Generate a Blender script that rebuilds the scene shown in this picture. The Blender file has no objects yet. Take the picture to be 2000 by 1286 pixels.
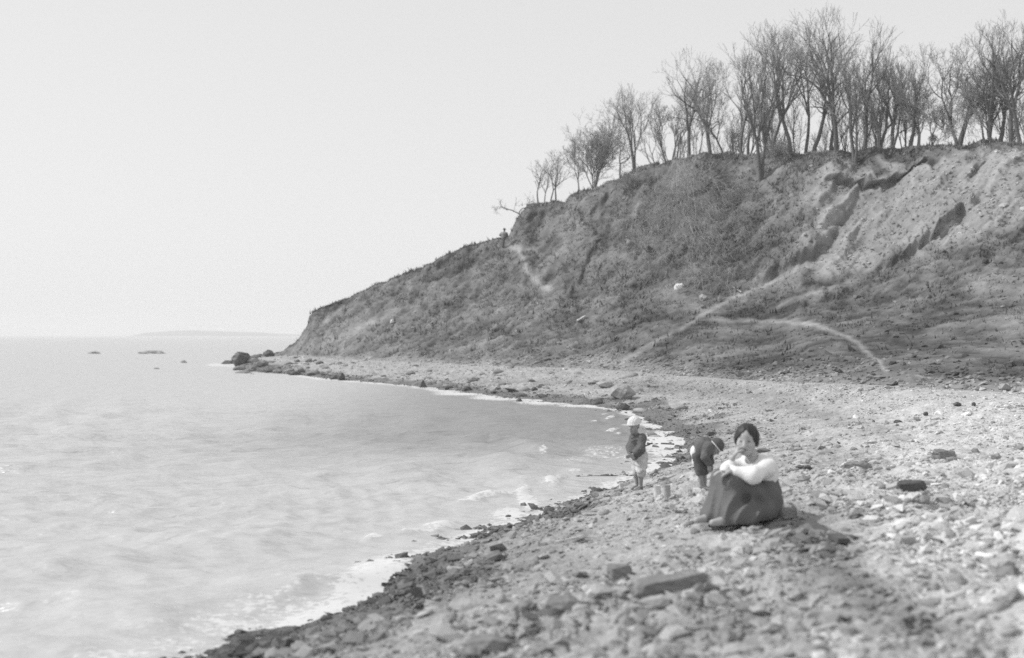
import bpy, math, random
import numpy as np
from mathutils import Vector

# ------------------------------------------------------------------ camera, sky, sun, exposure
S = bpy.context.scene
COL = S.collection
F, ZC, HY = 2400.0, 2.2, 655.0           # focal length in px of a 2000 px wide frame, eye height, horizon row

cam_d = bpy.data.cameras.new('camera')
cam = bpy.data.objects.new('camera', cam_d)
COL.objects.link(cam)
cam.location = (0, 0, ZC)
cam.rotation_euler = (math.radians(90), 0, 0)
cam_d.sensor_width = 36.0
cam_d.lens = 36.0 * F / 2000.0
cam_d.shift_y = 12.0 / 2000.0
cam_d.clip_start = 0.05
cam_d.clip_end = 40000
cam_d.dof.use_dof = True
cam_d.dof.focus_distance = 21.0
cam_d.dof.aperture_fstop = cam_d.lens / 1000.0 / 0.031
S.camera = cam

HAZE = 0.0006
SUN_AZ, SUN_EL = math.radians(272), math.radians(44)   # azimuth clockwise from +Y
world = bpy.data.worlds.new('World')
S.world = world
world.use_nodes = True
wn = world.node_tree.nodes; wl = world.node_tree.links
wn.clear()
sky = wn.new('ShaderNodeTexSky'); sky.sky_type = 'NISHITA'; sky.sun_disc = False
sky.sun_elevation = SUN_EL; sky.sun_rotation = SUN_AZ
sky.air_density = 1.0; sky.dust_density = 1.0; sky.ozone_density = 1.0
# blue-sensitive plate: only the blue light of the sky reaches the picture
sep = wn.new('ShaderNodeSeparateColor'); bg = wn.new('ShaderNodeBackground'); wo = wn.new('ShaderNodeOutputWorld')
wl.new(sky.outputs[0], sep.inputs[0])
av = wn.new('ShaderNodeMath'); av.operation = 'ADD'
wl.new(sep.outputs[1], av.inputs[0]); wl.new(sep.outputs[2], av.inputs[1])
gm = wn.new('ShaderNodeMath'); gm.operation = 'POWER'; gm.inputs[1].default_value = 0.25    # flat tone scale of the old plate
wl.new(av.outputs[0], gm.inputs[0])
gk = wn.new('ShaderNodeMath'); gk.operation = 'MULTIPLY'; gk.inputs[1].default_value = 3.0
wl.new(gm.outputs[0], gk.inputs[0])
wl.new(gk.outputs[0], bg.inputs[0])
bg.inputs[1].default_value = 0.15
SKYBG = bg
wl.new(bg.outputs[0], wo.inputs[0])

sun_d = bpy.data.lights.new('sun', 'SUN'); sun_d.energy = 3.0; sun_d.angle = math.radians(1.5)
sun_d.color = (1, 1, 1)
sun = bpy.data.objects.new('sun', sun_d); COL.objects.link(sun)
sv = Vector((math.sin(SUN_AZ) * math.cos(SUN_EL), math.cos(SUN_AZ) * math.cos(SUN_EL), math.sin(SUN_EL)))
sun.rotation_euler = sv.to_track_quat('Z', 'Y').to_euler()
sun.location = (-20, -10, 40)

S.view_settings.view_transform = 'Standard'
S.view_settings.look = 'None'
S.view_settings.exposure = 0.05
S.view_settings.gamma = 1.0
S.render.engine = 'CYCLES'
S.cycles.use_denoising = False        # the grain of the old plate stays
S.cycles.max_bounces = 5
S.cycles.diffuse_bounces = 2
S.cycles.volume_bounces = 1

rng = np.random.default_rng(7)
R = random.Random(11)

# ------------------------------------------------------------------ helpers
def zpix(py, D):
    return ZC - (py - HY) * D / F

def at(px, py, D):
    return np.array([(px - 1000.0) / F * D, D, zpix(py, D)])

def sstep(a, b, x):
    t = np.clip((x - a) / (b - a), 0, 1)
    return t * t * (3 - 2 * t)

def hash2(ix, iy, seed):
    h = (ix.astype(np.int64) * 374761393 + iy.astype(np.int64) * 668265263 + seed * 1442695041) & 0xffffffff
    h = ((h ^ (h >> 13)) * 1274126177) & 0xffffffff
    h = (h ^ (h >> 16)) & 0xffffffff
    return h / 4294967295.0

def vnoise(x, y, seed=0):
    x = np.asarray(x, float); y = np.asarray(y, float)
    ix = np.floor(x); iy = np.floor(y); fx = x - ix; fy = y - iy
    ux = fx * fx * fx * (fx * (fx * 6 - 15) + 10); uy = fy * fy * fy * (fy * (fy * 6 - 15) + 10)
    def g(ox, oy):
        a = hash2(ix + ox, iy + oy, seed) * 6.2831853
        return np.cos(a) * (fx - ox) + np.sin(a) * (fy - oy)
    n0 = g(0, 0) * (1 - ux) + g(1, 0) * ux
    n1 = g(0, 1) * (1 - ux) + g(1, 1) * ux
    return (n0 * (1 - uy) + n1 * uy) * 1.5

def fbm(x, y, seed=0, octs=4, gain=0.5):
    s = 0.0; a = 1.0
    for o in range(octs):
        s = s + a * vnoise(x * 2 ** o + 13.7 * o, y * 2 ** o - 7.3 * o, seed + o * 17)
        a *= gain
    return s

def pchip(xs, ys, x):
    xs = np.asarray(xs, float); ys = np.asarray(ys, float)
    h = np.diff(xs); d = np.diff(ys) / h
    m = np.zeros_like(ys)
    for i in range(1, len(xs) - 1):
        if d[i - 1] * d[i] > 0:
            w1 = 2 * h[i] + h[i - 1]; w2 = h[i] + 2 * h[i - 1]
            m[i] = (w1 + w2) / (w1 / d[i - 1] + w2 / d[i])
    m[0] = d[0]; m[-1] = d[-1]
    x = np.clip(x, xs[0], xs[-1])
    k = np.clip(np.searchsorted(xs, x) - 1, 0, len(xs) - 2)
    t = (x - xs[k]) / h[k]
    return ((1 + 2 * t) * (1 - t) ** 2 * ys[k] + t * (1 - t) ** 2 * h[k] * m[k]
            + t * t * (3 - 2 * t) * ys[k + 1] + t * t * (t - 1) * h[k] * m[k + 1])

def seg_dist(pts, x, y):
    """distance to a polyline, signed side of the nearest segment (+ = left of travel in x/y), parameter 0..1"""
    pts = np.asarray(pts, float)
    best = np.full(np.shape(x), 1e18); side = np.zeros(np.shape(x)); par = np.zeros(np.shape(x))
    n = len(pts) - 1
    for i in range(n):
        ax, ay = pts[i]; bx, by = pts[i + 1]
        dx, dy = bx - ax, by - ay
        L2 = dx * dx + dy * dy
        t = np.clip(((x - ax) * dx + (y - ay) * dy) / L2, 0, 1)
        ex = x - ax - t * dx; ey = y - ay - t * dy
        d2 = ex * ex + ey * ey
        m = d2 < best
        best = np.where(m, d2, best)
        side = np.where(m, dx * (y - ay) - dy * (x - ax), side)
        par = np.where(m, (i + t) / n, par)
    return np.sqrt(best), np.sign(side), par

def mesh_from(name, verts, faces, mat=None, smooth=True, attrs=None):
    """verts (n,3); faces (m,3) or (m,4) int array, or a list of such arrays"""
    me = bpy.data.meshes.new(name)
    if not isinstance(faces, list): faces = [faces]
    faces = [np.asarray(f, np.int32) for f in faces if len(f)]
    me.vertices.add(len(verts))
    me.vertices.foreach_set('co', np.asarray(verts, np.float32).ravel())
    loops = np.concatenate([f.ravel() for f in faces])
    tot = np.concatenate([np.full(len(f), f.shape[1], np.int32) for f in faces])
    start = np.concatenate([[0], np.cumsum(tot)[:-1]]).astype(np.int32)
    me.loops.add(len(loops)); me.loops.foreach_set('vertex_index', loops)
    me.polygons.add(len(tot))
    me.polygons.foreach_set('loop_start', start)
    me.polygons.foreach_set('loop_total', tot)
    me.polygons.foreach_set('use_smooth', np.full(len(tot), smooth, bool))
    me.update(calc_edges=True)
    for k, v in (attrs or {}).items():
        a = me.attributes.new(k, 'FLOAT', 'POINT')
        a.data.foreach_set('value', np.asarray(v, np.float32))
    if mat: me.materials.append(mat)
    return me

def obj(name, me, parent=None, kind=None, label=None, cat=None, group=None, loc=None):
    o = bpy.data.objects.new(name, me); COL.objects.link(o)
    if parent is not None: o.parent = parent
    if loc is not None: o.location = loc
    if kind: o['kind'] = kind
    if label: o['label'] = label
    if cat: o['category'] = cat
    if group: o['group'] = group
    return o

def grid_faces(nr, nc):
    i = np.arange(nr - 1)[:, None] * nc + np.arange(nc - 1)[None, :]
    i = i.ravel()
    return np.stack([i, i + 1, i + nc + 1, i + nc], 1)

# ------------------------------------------------------------------ materials (a black-and-white world: every colour a grey)
def nodes_of(name):
    m = bpy.data.materials.new(name); m.use_nodes = True
    nt = m.node_tree
    return m, nt.nodes, nt.links, nt.nodes['Principled BSDF']

def rough_mat(name, base, var=0.25, scale=6.0, rough=0.9, bump=0.0, bscale=30.0, attr=None, spec=0.2, stretch=(1, 1, 1)):
    """grey material with mottled noise; if attr is given, that vertex attribute is the base tone"""
    m, n, l, b = nodes_of(name)
    b.inputs['Roughness'].default_value = rough
    b.inputs['Specular IOR Level'].default_value = spec
    tc = n.new('ShaderNodeTexCoord'); mp = n.new('ShaderNodeMapping')
    mp.inputs['Scale'].default_value = stretch
    l.new(tc.outputs['Object'], mp.inputs[0])
    no = n.new('ShaderNodeTexNoise'); no.inputs['Scale'].default_value = scale
    no.inputs['Detail'].default_value = 6; no.inputs['Roughness'].default_value = 0.65
    l.new(mp.outputs[0], no.inputs['Vector'])
    mr = n.new('ShaderNodeMapRange')
    mr.inputs[1].default_value = 0.25; mr.inputs[2].default_value = 0.75
    mr.inputs[3].default_value = 1 - var; mr.inputs[4].default_value = 1 + var
    l.new(no.outputs[0], mr.inputs[0])
    mu = n.new('ShaderNodeMath'); mu.operation = 'MULTIPLY'
    l.new(mr.outputs[0], mu.inputs[0])
    if attr:
        a = n.new('ShaderNodeAttribute'); a.attribute_name = attr
        l.new(a.outputs['Fac'], mu.inputs[1])
    else:
        mu.inputs[1].default_value = base
    l.new(mu.outputs[0], b.inputs['Base Color'])
    if bump > 0:
        n2 = n.new('ShaderNodeTexNoise'); n2.inputs['Scale'].default_value = bscale
        n2.inputs['Detail'].default_value = 5
        l.new(mp.outputs[0], n2.inputs['Vector'])
        bp = n.new('ShaderNodeBump'); bp.inputs['Strength'].default_value = bump
        bp.inputs['Distance'].default_value = 0.05
        l.new(n2.outputs[0], bp.inputs['Height']); l.new(bp.outputs[0], b.inputs['Normal'])
    return m

M_BEACH = rough_mat('beach_shingle', .3, .38, 9.0, .9, .7, 24, attr='tone')
M_HILL = rough_mat('dry_hill_turf', .2, .24, 3.0, .95, .6, 11, attr='tone')
M_STONE = rough_mat('beach_stone', .3, .22, 14.0, .75, .35, 60, attr='tone')
M_BARK = rough_mat('bark', .14, .25, 8, .95)
M_TWIG = rough_mat('twig', .30, .2, 4, .95)
M_GRASS = rough_mat('dry_grass', .2, .2, 3, .95, attr='tone', spec=.05)
M_ROCKD = rough_mat('dark_wet_rock', .075, .35, 5, .5, .6, 12, spec=.4)
M_ROCKM = rough_mat('grey_rock', .22, .3, 5, .85, .5, 14)
M_ROCKL = rough_mat('pale_rock', .36, .22, 6, .85, .5, 14)
# ------------------------------------------------------------------ ground: beach and hillside
def wpt(px, py):                       # a point of the water surface seen at that pixel
    D = F * ZC / (py - HY)
    return ((px - 1000) / F * D, D)

SHORE = np.array([(-4.2, -8), (-3.8, -2), (-3.2, 3)] + [wpt(*p) for p in [
    (400, 1290), (600, 1222), (720, 1170), (752, 1110), (900, 1062), (1050, 1012), (1200, 952), (1290, 915), (1340, 886),
    (1330, 862), (1275, 832), (1225, 803), (1100, 788), (1000, 777), (900, 765), (825, 755), (650, 741), (500, 722), (430, 714)]]
    + [(-20.5, 97), (-16, 104), (-12, 125), (10, 175)])
LANDPOLY = np.vstack([SHORE, [(300, 175), (300, -8)]])

def in_poly(poly, x, y):
    c = np.zeros(np.shape(x), bool)
    n = len(poly)
    for i in range(n):
        x0, y0 = poly[i]; x1, y1 = poly[(i + 1) % n]
        if y0 == y1: continue
        cond = ((y0 > y) != (y1 > y)) & (x < (x1 - x0) * (y - y0) / (y1 - y0) + x0)
        c ^= cond
    return c

def shore_sd(x, y):
    d, _, _ = seg_dist(SHORE, x, y)
    return np.where(in_poly(LANDPOLY, x, y), d, -d)

def beach_z(x, y, sd=None):
    if sd is None: sd = shore_sd(x, y)
    A = 1.12 - 0.5 * sstep(18, 42, y)
    L = 3.2 + 2.5 * sstep(18, 42, y)
    up = A * (1 - np.exp(-np.maximum(sd, 0) / L))
    dn = -0.055 * np.minimum(-sd, 3) - 0.12 * np.maximum(-sd - 3, 0)
    z = np.where(sd > 0, up, np.maximum(dn, -1.6))
    return z

HILL = [  # column: (distance, picture row) of foot, three breaks of slope, crest
    (-3000, (92, 745), (93, 745), (94, 745), (95, 745), (96, 745)),
    (420, (92, 732), (93, 732), (94, 732), (95, 732), (96, 732)),
    (480, (92, 703), (93, 702), (94, 701), (95, 700), (96, 699)),
    (550, (91.5, 695), (92.5, 691), (93.5, 688), (94.5, 686), (96, 685)),
    (575, (91, 695), (92, 685), (93, 678), (94, 674), (95, 671)),
    (597, (89.5, 696), (91, 677), (92, 661), (94, 648), (95, 642)),
    (608, (88.5, 697), (91, 668), (93, 645), (95, 625), (96, 614)),
    (640, (86, 700), (90, 668), (93, 640), (95, 612), (96.5, 597)),
    (680, (83, 702), (88, 665), (92, 630), (95, 600), (97, 584)),
    (745, (78, 705), (85, 665), (90, 620), (95, 575), (98, 551)),
    (830, (72, 709), (81, 660), (89, 605), (95, 550), (98, 521)),
    (900, (67, 712), (78, 655), (87, 590), (94, 525), (98, 485)),
    (960, (63, 714), (76, 650), (86, 580), (93, 515), (97, 471)),
    (990, (61, 715), (75, 643), (85, 570), (93, 505), (97, 465)),
    (1003, (60.3, 716), (74.5, 640), (85, 563), (93, 495), (98, 440)),
    (1018, (60, 716), (74, 638), (84.5, 558), (93, 485), (99, 411)),
    (1045, (59, 717), (73, 635), (84, 555), (93, 478), (99.5, 395)),
    (1080, (57.5, 718), (72, 630), (83, 545), (91, 470), (98, 394)),
    (1103, (57, 719), (71.5, 628), (82, 542), (90, 465), (96.5, 397)),
    (1114, (56.6, 719), (71.2, 626), (81.5, 540), (89.5, 462), (96, 381)),
    (1150, (55.5, 721), (71, 620), (80, 535), (88, 455), (94, 368)),
    (1215, (52, 725), (68, 610), (78, 520), (86, 430), (91, 346)),
    (1240, (51, 727), (66, 612), (76.5, 522), (84.5, 430), (90, 329)),
    (1350, (45, 735), (58, 628), (69, 540), (78, 430), (84, 303)),
    (1500, (37, 745), (52, 650), (62, 560), (70, 430), (77, 299)),
    (1600, (33, 748), (48, 640), (58, 560), (66, 430), (73, 297)),
    (1700, (30, 752), (46, 640), (57, 545), (65, 420), (71, 290)),
    (1850, (26.5, 760), (42, 640), (54, 500), (61, 390), (67, 283)),
    (2000, (24, 770), (38, 640), (53, 455), (58, 370), (63, 278)),
    (2300, (19, 805), (34, 650), (50, 430), (54, 350), (58, 265)),
    (3000, (12.5, 890), (25, 700), (38, 450), (42, 330), (46, 240)),
    (4600, (7, 1080), (16, 800), (25, 500), (28, 350), (31, 220))]
HX = [h[0] for h in HILL]

def hill_line(k, px):
    D = pchip(HX, [h[k + 1][0] for h in HILL], px)
    z = pchip(HX, [zpix(h[k + 1][1], h[k + 1][0]) for h in HILL], px)
    return D, z

cols = np.concatenate([np.linspace(-3000, -320, 24), np.linspace(-300, 350, 66), np.arange(356, 2060, 3.2), np.linspace(2064, 2400, 60), np.linspace(2420, 4600, 50)])
NC = len(cols)
HL = [hill_line(k, cols) for k in range(5)]
NB, NH, NK = 270, 340, 30
# beach rows: 0.6 m -> foot (even steps of picture row)
Df = HL[0][0]
N0 = 26
tt = np.linspace(0, 1, N0 + 1)[:-1, None]
D6 = np.minimum(6.0, Df * .5)[None, :]
Dn = np.exp((1 - tt) * math.log(1.2) + tt * np.log(D6))
tt = np.linspace(0, 1, NB - N0)[:, None]
Dl = np.exp((1 - tt) * np.log(D6) + tt * np.log(Df)[None, :])
Di = 1 / ((1 - tt) / D6 + tt / Df[None, :])
Dq = D6 + (Df[None, :] - D6) * tt
Db = np.vstack([Dn, .45 * Dl + .30 * Di + .25 * Dq])
Db[-1] = Df
Xb = (cols[None, :] - 1000) / F * Db
SD = shore_sd(Xb, Db)
Zb = beach_z(Xb, Db, SD)
w = sstep(0.72, 1.0, Db / Df[None, :]) 
Zb = Zb + (HL[0][1][None, :] - Zb[-1][None, :]) * w
nb = fbm(Xb * 0.9, Db * 0.9, 3, 4)
Zb += (0.07 * nb + .035 * fbm(Xb * 3.1, Db * 3.1, 8, 3) * (1 - sstep(15, 32, Db))) * sstep(-1.5, 3.5, SD) * (1 - sstep(.9, 1, Db / Df[None, :])) + 0.02 * nb * (1 - sstep(.9, 1, Db / Df[None, :]))
# hill rows
v = np.linspace(0, 4, NH)
k = np.minimum(v.astype(int), 3); t = (v - k)[:, None]
def cr(a):      # catmull-rom through the five lines
    a = np.array(a)
    ext = np.vstack([2 * a[0] - a[1], a, 2 * a[-1] - a[-2]])
    p0, p1, p2, p3 = ext[k], ext[k + 1], ext[k + 2], ext[k + 3]
    return 0.5 * (2 * p1 + (p2 - p0) * t + (2 * p0 - 5 * p1 + 4 * p2 - p3) * t * t + (3 * p1 - p0 - 3 * p2 + p3) * t ** 3)
Dh = cr([h[0] for h in HL]); Zh = cr([h[1] for h in HL])
Xh = (cols[None, :] - 1000) / F * Dh
PX = np.repeat(cols[None, :], NH, 0); PY = HY + (ZC - Zh) * F / Dh
VV = np.repeat(v[:, None], NC, 1)

PATHS = [([(1735, 735), (1715, 705), (1690, 683), (1650, 655), (1600, 638), (1540, 629), (1450, 626), (1365, 627)], 4.6, .15),
         ([(1195, 716), (1260, 680), (1340, 635), (1395, 602), (1450, 575), (1520, 545), (1580, 505)], 4.8, .13),
         ([(1475, 620), (1530, 595), (1600, 572), (1700, 535)], 6, .09),
         ([(985, 484), (1012, 484), (1020, 505), (1028, 532), (1058, 563), (1078, 572)], 5, .14),
         ([(1012, 484), (1040, 489), (1062, 502)], 4, .07),
         ([(1290, 570), (1340, 590), (1380, 605)], 9, .05), ([(620, 640), (660, 610), (672, 592)], 5, .08),
         ([(640, 668), (720, 630), (790, 598)], 8, .07)]
pathg = np.zeros_like(PX)
for pts, wd, amt in PATHS:
    d, _, _ = seg_dist(pts, PX, PY); pathg = np.maximum(pathg, np.exp(-(d / (wd * 1.6)) ** 2))
# relief of the slope ------------------------------------------------
dX = np.zeros_like(Xh); dY = np.zeros_like(Xh); dZ = np.zeros_like(Xh)
mott = fbm(Xh * .9, Dh * .45, 140, 5, .65)
foot_w = sstep(0, .25, VV); crest_w = 1 - sstep(3.85, 4.0, VV)
soil = sstep(1520, 1610, PX + 60 * fbm(PX / 70, PY / 70, 91, 3)) * sstep(2.0, 2.35, VV + .25 * fbm(PX / 60, PY / 60, 95, 3)) * (1 - sstep(3.6, 3.85, VV + .2 * fbm(PX / 40, PY / 40, 99, 2)))
lump = fbm(Xh * .35, Dh * .2, 21, 5, .55)
fine = fbm(Xh * 1.6, Dh * .8, 33, 4, .6)
calm = 1 - .6 * (1 - sstep(1.3, 2.3, VV)) * sstep(1150, 1400, PX)
n_up = (.22 * lump + .11 * fine) * calm * (1 - .45 * soil)
# rills that run down the slope to the left
ru = (PX * .72 + PY * .70); rv = (PX * .70 - PY * .72)
rill = fbm(ru / 38 + .6 * vnoise(PX / 90, PY / 90, 5), rv / 260, 44, 2, .5) * .9 + .42 * fbm(ru / 13 + .8 * vnoise(PX / 60, PY / 60, 15), rv / 170, 47, 2, .5) + .15 * fbm(PX / 11, PY / 9, 49, 2)
# here ru changes across the rills
rill_hill = fbm((PX * .80 + PY * .6) / 22, (PX * .6 - PY * .8) / 120, 61, 3, .6)
n_up += soil * (.34 * rill) + (1 - soil) * .16 * rill_hill * sstep(1.0, 2.0, VV)
n_up *= 1 - .75 * pathg
dZ += n_up * foot_w * crest_w * .85; dY -= n_up * foot_w * crest_w * .55
crest_rough = .16 * fbm(Xh * .9, Dh * .2 + 50, 71, 4, .6) * sstep(3.6, 4.0, VV)
dZ += crest_rough

grit = fbm(PX / 9, PY / 9, 88, 3)
def ledge(pts, up, vec_hi, vec_lo=(0, 0, 0), wid=60., edge=5., fade=.18, k_=.56):
    """step in the ground along a line of picture points: the ground on the `up` side moves by vec_hi, below by vec_lo"""
    global dX, dY, dZ
    m = (PX > min(p[0] for p in pts) - 3 * wid) & (PX < max(p[0] for p in pts) + 3 * wid)
    d, s, p = seg_dist(pts, PX + 5 * vnoise(PX / 24, PY / 24, 6), PY + 5 * fbm(PX / 30, PY / 30, 7, 2))
    s = s * up
    sd = d * s
    edge = edge * 2.0
    hi = sstep(-edge * .5, edge * .5, sd) * np.exp(-np.maximum(sd, 0) ** 2 / wid ** 2)
    lo = (1 - sstep(-edge * .5, edge * .5, sd)) * np.exp(-np.maximum(-sd, 0) ** 2 / (wid * .5) ** 2)
    ends = sstep(0, fade, p) * (1 - sstep(1 - fade, 1, p))
    for a, q in ((hi, vec_hi), (lo, vec_lo)):
        g = m * ends * a * k_ * (1 + .2 * grit)
        dX += g * q[0]; dY += g * q[1]; dZ += g * q[2]

# travel left -> right in the picture: 'left of travel' in (px, py down) is the lower side, so up = -1 lifts the upper side
ledge([(1470, 556), (1500, 545), (1540, 520), (1575, 497), (1610, 480)], -1, (.25, -.75, .75), (0, .35, -.25), 90, 5)
ledge([(1690, 534), (1740, 515), (1790, 482), (1830, 445), (1860, 422), (1900, 385)], -1, (.3, -.9, .85), (0, .3, -.2), 80, 5)
ledge([(1085, 598), (1110, 570), (1140, 520), (1160, 478), (1180, 450)], -1, (.35, -.5, .5), (.1, .2, -.2), 70, 6)
ledge([(1240, 420), (1260, 400), (1285, 385)], -1, (.2, -.4, .35), (0, .3, -.2), 40, 5)
ledge([(1145, 425), (1170, 400), (1190, 380)], -1, (.2, -.5, .4), (0, .3, -.2), 30, 5)
ledge([(1165, 428), (1200, 395), (1225, 375)], -1, (.2, -.4, .4), (0, .2, -.2), 30, 5)
# undercut turf lips
ledge([(1605, 352), (1640, 350), (1690, 357), (1730, 350), (1765, 332), (1820, 306)], -1, (0, -1.15, .05), (0, .95, -.15), 26, 4, .12)
ledge([(1290, 402), (1330, 392), (1365, 380), (1395, 356)], -1, (0, -.8, .05), (0, .5, -.1), 22, 4)
ledge([(1205, 372), (1235, 366), (1270, 352), (1300, 345)], -1, (0, -.8, .05), (0, .5, -.1), 20, 4)
ledge([(1104, 392), (1125, 388), (1150, 376), (1185, 366)], -1, (0, -.7, .1), (0, .5, -.1), 16, 4)
ledge([(1025, 428), (1045, 415), (1065, 405), (1085, 402)], -1, (0, -.8, .1), (0, .4, -.1), 14, 4)
ledge([(1390, 402), (1430, 395), (1470, 385), (1510, 372)], -1, (0, -.6, .1), (0, .45, -.1), 24, 6)
ledge([(1845, 395), (1875, 400), (1900, 432), (1940, 448)], -1, (0, -.7, .2), (0, .6, -.2), 28, 6)
ledge([(1880, 345), (1905, 330), (1930, 318)], -1, (0, -.5, .1), (0, .4, -.1), 18, 5)
ledge([(1195, 480), (1240, 492), (1270, 498), (1300, 490)], -1, (0, -.5, .1), (0, .4, -.1), 18, 5)
ledge([(1540, 610), (1580, 595), (1620, 582)], -1, (.1, -.3, .25), (0, .2, -.1), 26, 5)
for _ in range(34):                                  # small slips and broken turf edges
    qx = R.uniform(640, 1980); qi = int(np.searchsorted(cols, qx)); vi = R.randint(70, 320)
    qy = PY[vi, qi]; L = R.uniform(8, 26); sl = R.uniform(.1, .9)
    a = R.uniform(.1, .32)
    ledge([(qx - L, qy + L * sl), (qx, qy + R.uniform(-3, 3)), (qx + L, qy - L * sl)], -1, (.15 * a, -a, a * .35), (0, a * .5, -a * .3), R.uniform(10, 24), 8, .35)
# the crest profile must stay where it is against the sky
cw = 1 - sstep(3.7, 4.0, VV)
dX *= cw * foot_w; dY *= (cw * .9 + .1) * foot_w; dZ = dZ * cw * foot_w + crest_rough
Xh2 = Xh + dX; Yh2 = Dh + dY; Zh2 = Zh + dZ

# tone of the slope
tone = .153 + .055 * lump + .05 * fine
dark = sstep(.05, .55, fbm(Xh * .22 + 9, Dh * .13, 123, 4, .6))
tone -= .06 * dark
tone += .035 * mott
tone = tone * (1 - soil) + soil * (.275 + .07 * rill + .04 * fine)
tone -= .035 * np.exp(-((PX - 1390) / 130) ** 2 - ((PY - 450) / 85) ** 2) + .034 * sstep(1300, 1450, PX) * (1 - sstep(1.7, 2.2, VV))
tip = (1 - sstep(560, 860, PX)) * (1 - sstep(1.5, 3.2, VV)); tone += tip * .07
tone += .10 * (1 - sstep(0, .28, VV + .12 * fine)) + .045 * sstep(1750, 1950, PX) * (1 - sstep(1.5, 2, VV))
pathm = np.zeros_like(tone)
for pts, wd, amt in PATHS:
    d, s, p = seg_dist(pts, PX + 3 * vnoise(PX / 20, PY / 20, 3), PY + 3 * vnoise(PX / 20, PY / 20, 4))
    q = np.exp(-(d / wd) ** 2) * sstep(0, .08, p) * (1 - sstep(.92, 1, p))
    tone += amt * q; pathm = np.maximum(pathm, q)
tone = np.clip(tone, .05, .45)

# behind the crest
pl = sstep(1000, 1140, cols)
Dc, Zc = HL[4]
kk = np.linspace(0, 1, NK + 1)[1:, None]
Dk = Dc[None, :] + kk * (45 + 60 * pl)[None, :]
left_fall = Zh2[-1][None, :] * (1 - sstep(0, .75, kk)) - 2.2 * sstep(0, .75, kk)
Zk = left_fall * (1 - pl)[None, :] + pl[None, :] * (Zh2[-1][None, :] - .25 * sstep(0, .1, kk) + .15 * fbm((cols[None, :] - 1000) / F * Dk * .3, Dk * .3, 55, 3) * sstep(0, .1, kk))
Xk = (cols[None, :] - 1000) / F * Dk
tk = np.full_like(Xk, .2)

Vh = np.stack([np.vstack([Xh2, Xk]), np.vstack([Yh2, Dk]), np.vstack([Zh2, Zk])], -1)
hill_me = mesh_from('hillside', Vh.reshape(-1, 3), grid_faces(NH + NK, NC), M_HILL, True, {'tone': np.vstack([tone, tk]).ravel()})
hillside = obj('hillside', hill_me, kind='structure')

# beach mesh: first row of the hill is its last row
Zb[-1] = Zh2[0]
wet = 1 - sstep(.35, 1.35, SD + .9 * fbm(Xb * .8, Db * .8, 77, 3) - .4 * sstep(20, 30, Db))
PYb = HY + (ZC - Zb) * F / Db
PXb = np.repeat(cols[None, :], NB, 0)
btone = .375 + .06 * nb + .05 * fbm(Xb * 2.5, Db * 2.5, 5, 3)
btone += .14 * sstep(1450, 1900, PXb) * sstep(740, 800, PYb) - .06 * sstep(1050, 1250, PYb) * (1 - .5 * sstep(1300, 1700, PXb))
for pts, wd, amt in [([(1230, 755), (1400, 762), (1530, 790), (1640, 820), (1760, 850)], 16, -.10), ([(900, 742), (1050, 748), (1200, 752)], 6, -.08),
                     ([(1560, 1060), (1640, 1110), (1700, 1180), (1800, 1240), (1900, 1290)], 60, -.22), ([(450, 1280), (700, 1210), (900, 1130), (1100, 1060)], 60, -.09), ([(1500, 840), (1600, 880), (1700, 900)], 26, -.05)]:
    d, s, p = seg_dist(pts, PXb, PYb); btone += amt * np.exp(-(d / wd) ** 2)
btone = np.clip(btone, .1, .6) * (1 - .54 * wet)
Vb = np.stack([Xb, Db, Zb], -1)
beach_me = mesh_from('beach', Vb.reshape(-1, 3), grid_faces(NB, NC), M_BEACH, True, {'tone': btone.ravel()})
beach = obj('beach', beach_me, kind='structure')

# lookups -------------------------------------------------------------
def ground_at(x, y):
    """height of beach/hill mesh under a point (nearest sample, blended)"""
    px = 1000 + F * x / y
    c = float(np.interp(px, cols, np.arange(NC)))
    c0 = int(min(max(math.floor(c), 0), NC - 2)); f = c - c0
    def col(ci):
        Dcol = np.concatenate([Db[:, ci], Yh2[1:, ci], Dk[:, ci]]); Zcol = np.concatenate([Zb[:, ci], Zh2[1:, ci], Zk[:, ci]])
        o = np.argsort(Dcol)
        return np.interp(y, Dcol[o], Zcol[o])
    return float(col(c0) * (1 - f) + col(c0 + 1) * f)

def hill_pix(px, py):
    """the point of the hillside seen at that pixel"""
    c = int(round(float(np.interp(px, cols, np.arange(NC)))))
    pyc = HY + (ZC - Zh2[:, c]) * F / Yh2[:, c]
    i = int(np.argmin(np.abs(pyc - py)))
    return np.array([Xh2[i, c], Yh2[i, c], Zh2[i, c]])

def beach_pix(px, py):
    c = int(round(float(np.interp(px, cols, np.arange(NC)))))
    pyc = HY + (ZC - Zb[:, c]) * F / Db[:, c]
    i = int(np.argmin(np.abs(pyc - py) + (Db[:, c] < 3) * 50))
    return np.array([Xb[i, c], Db[i, c], Zb[i, c]])

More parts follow.
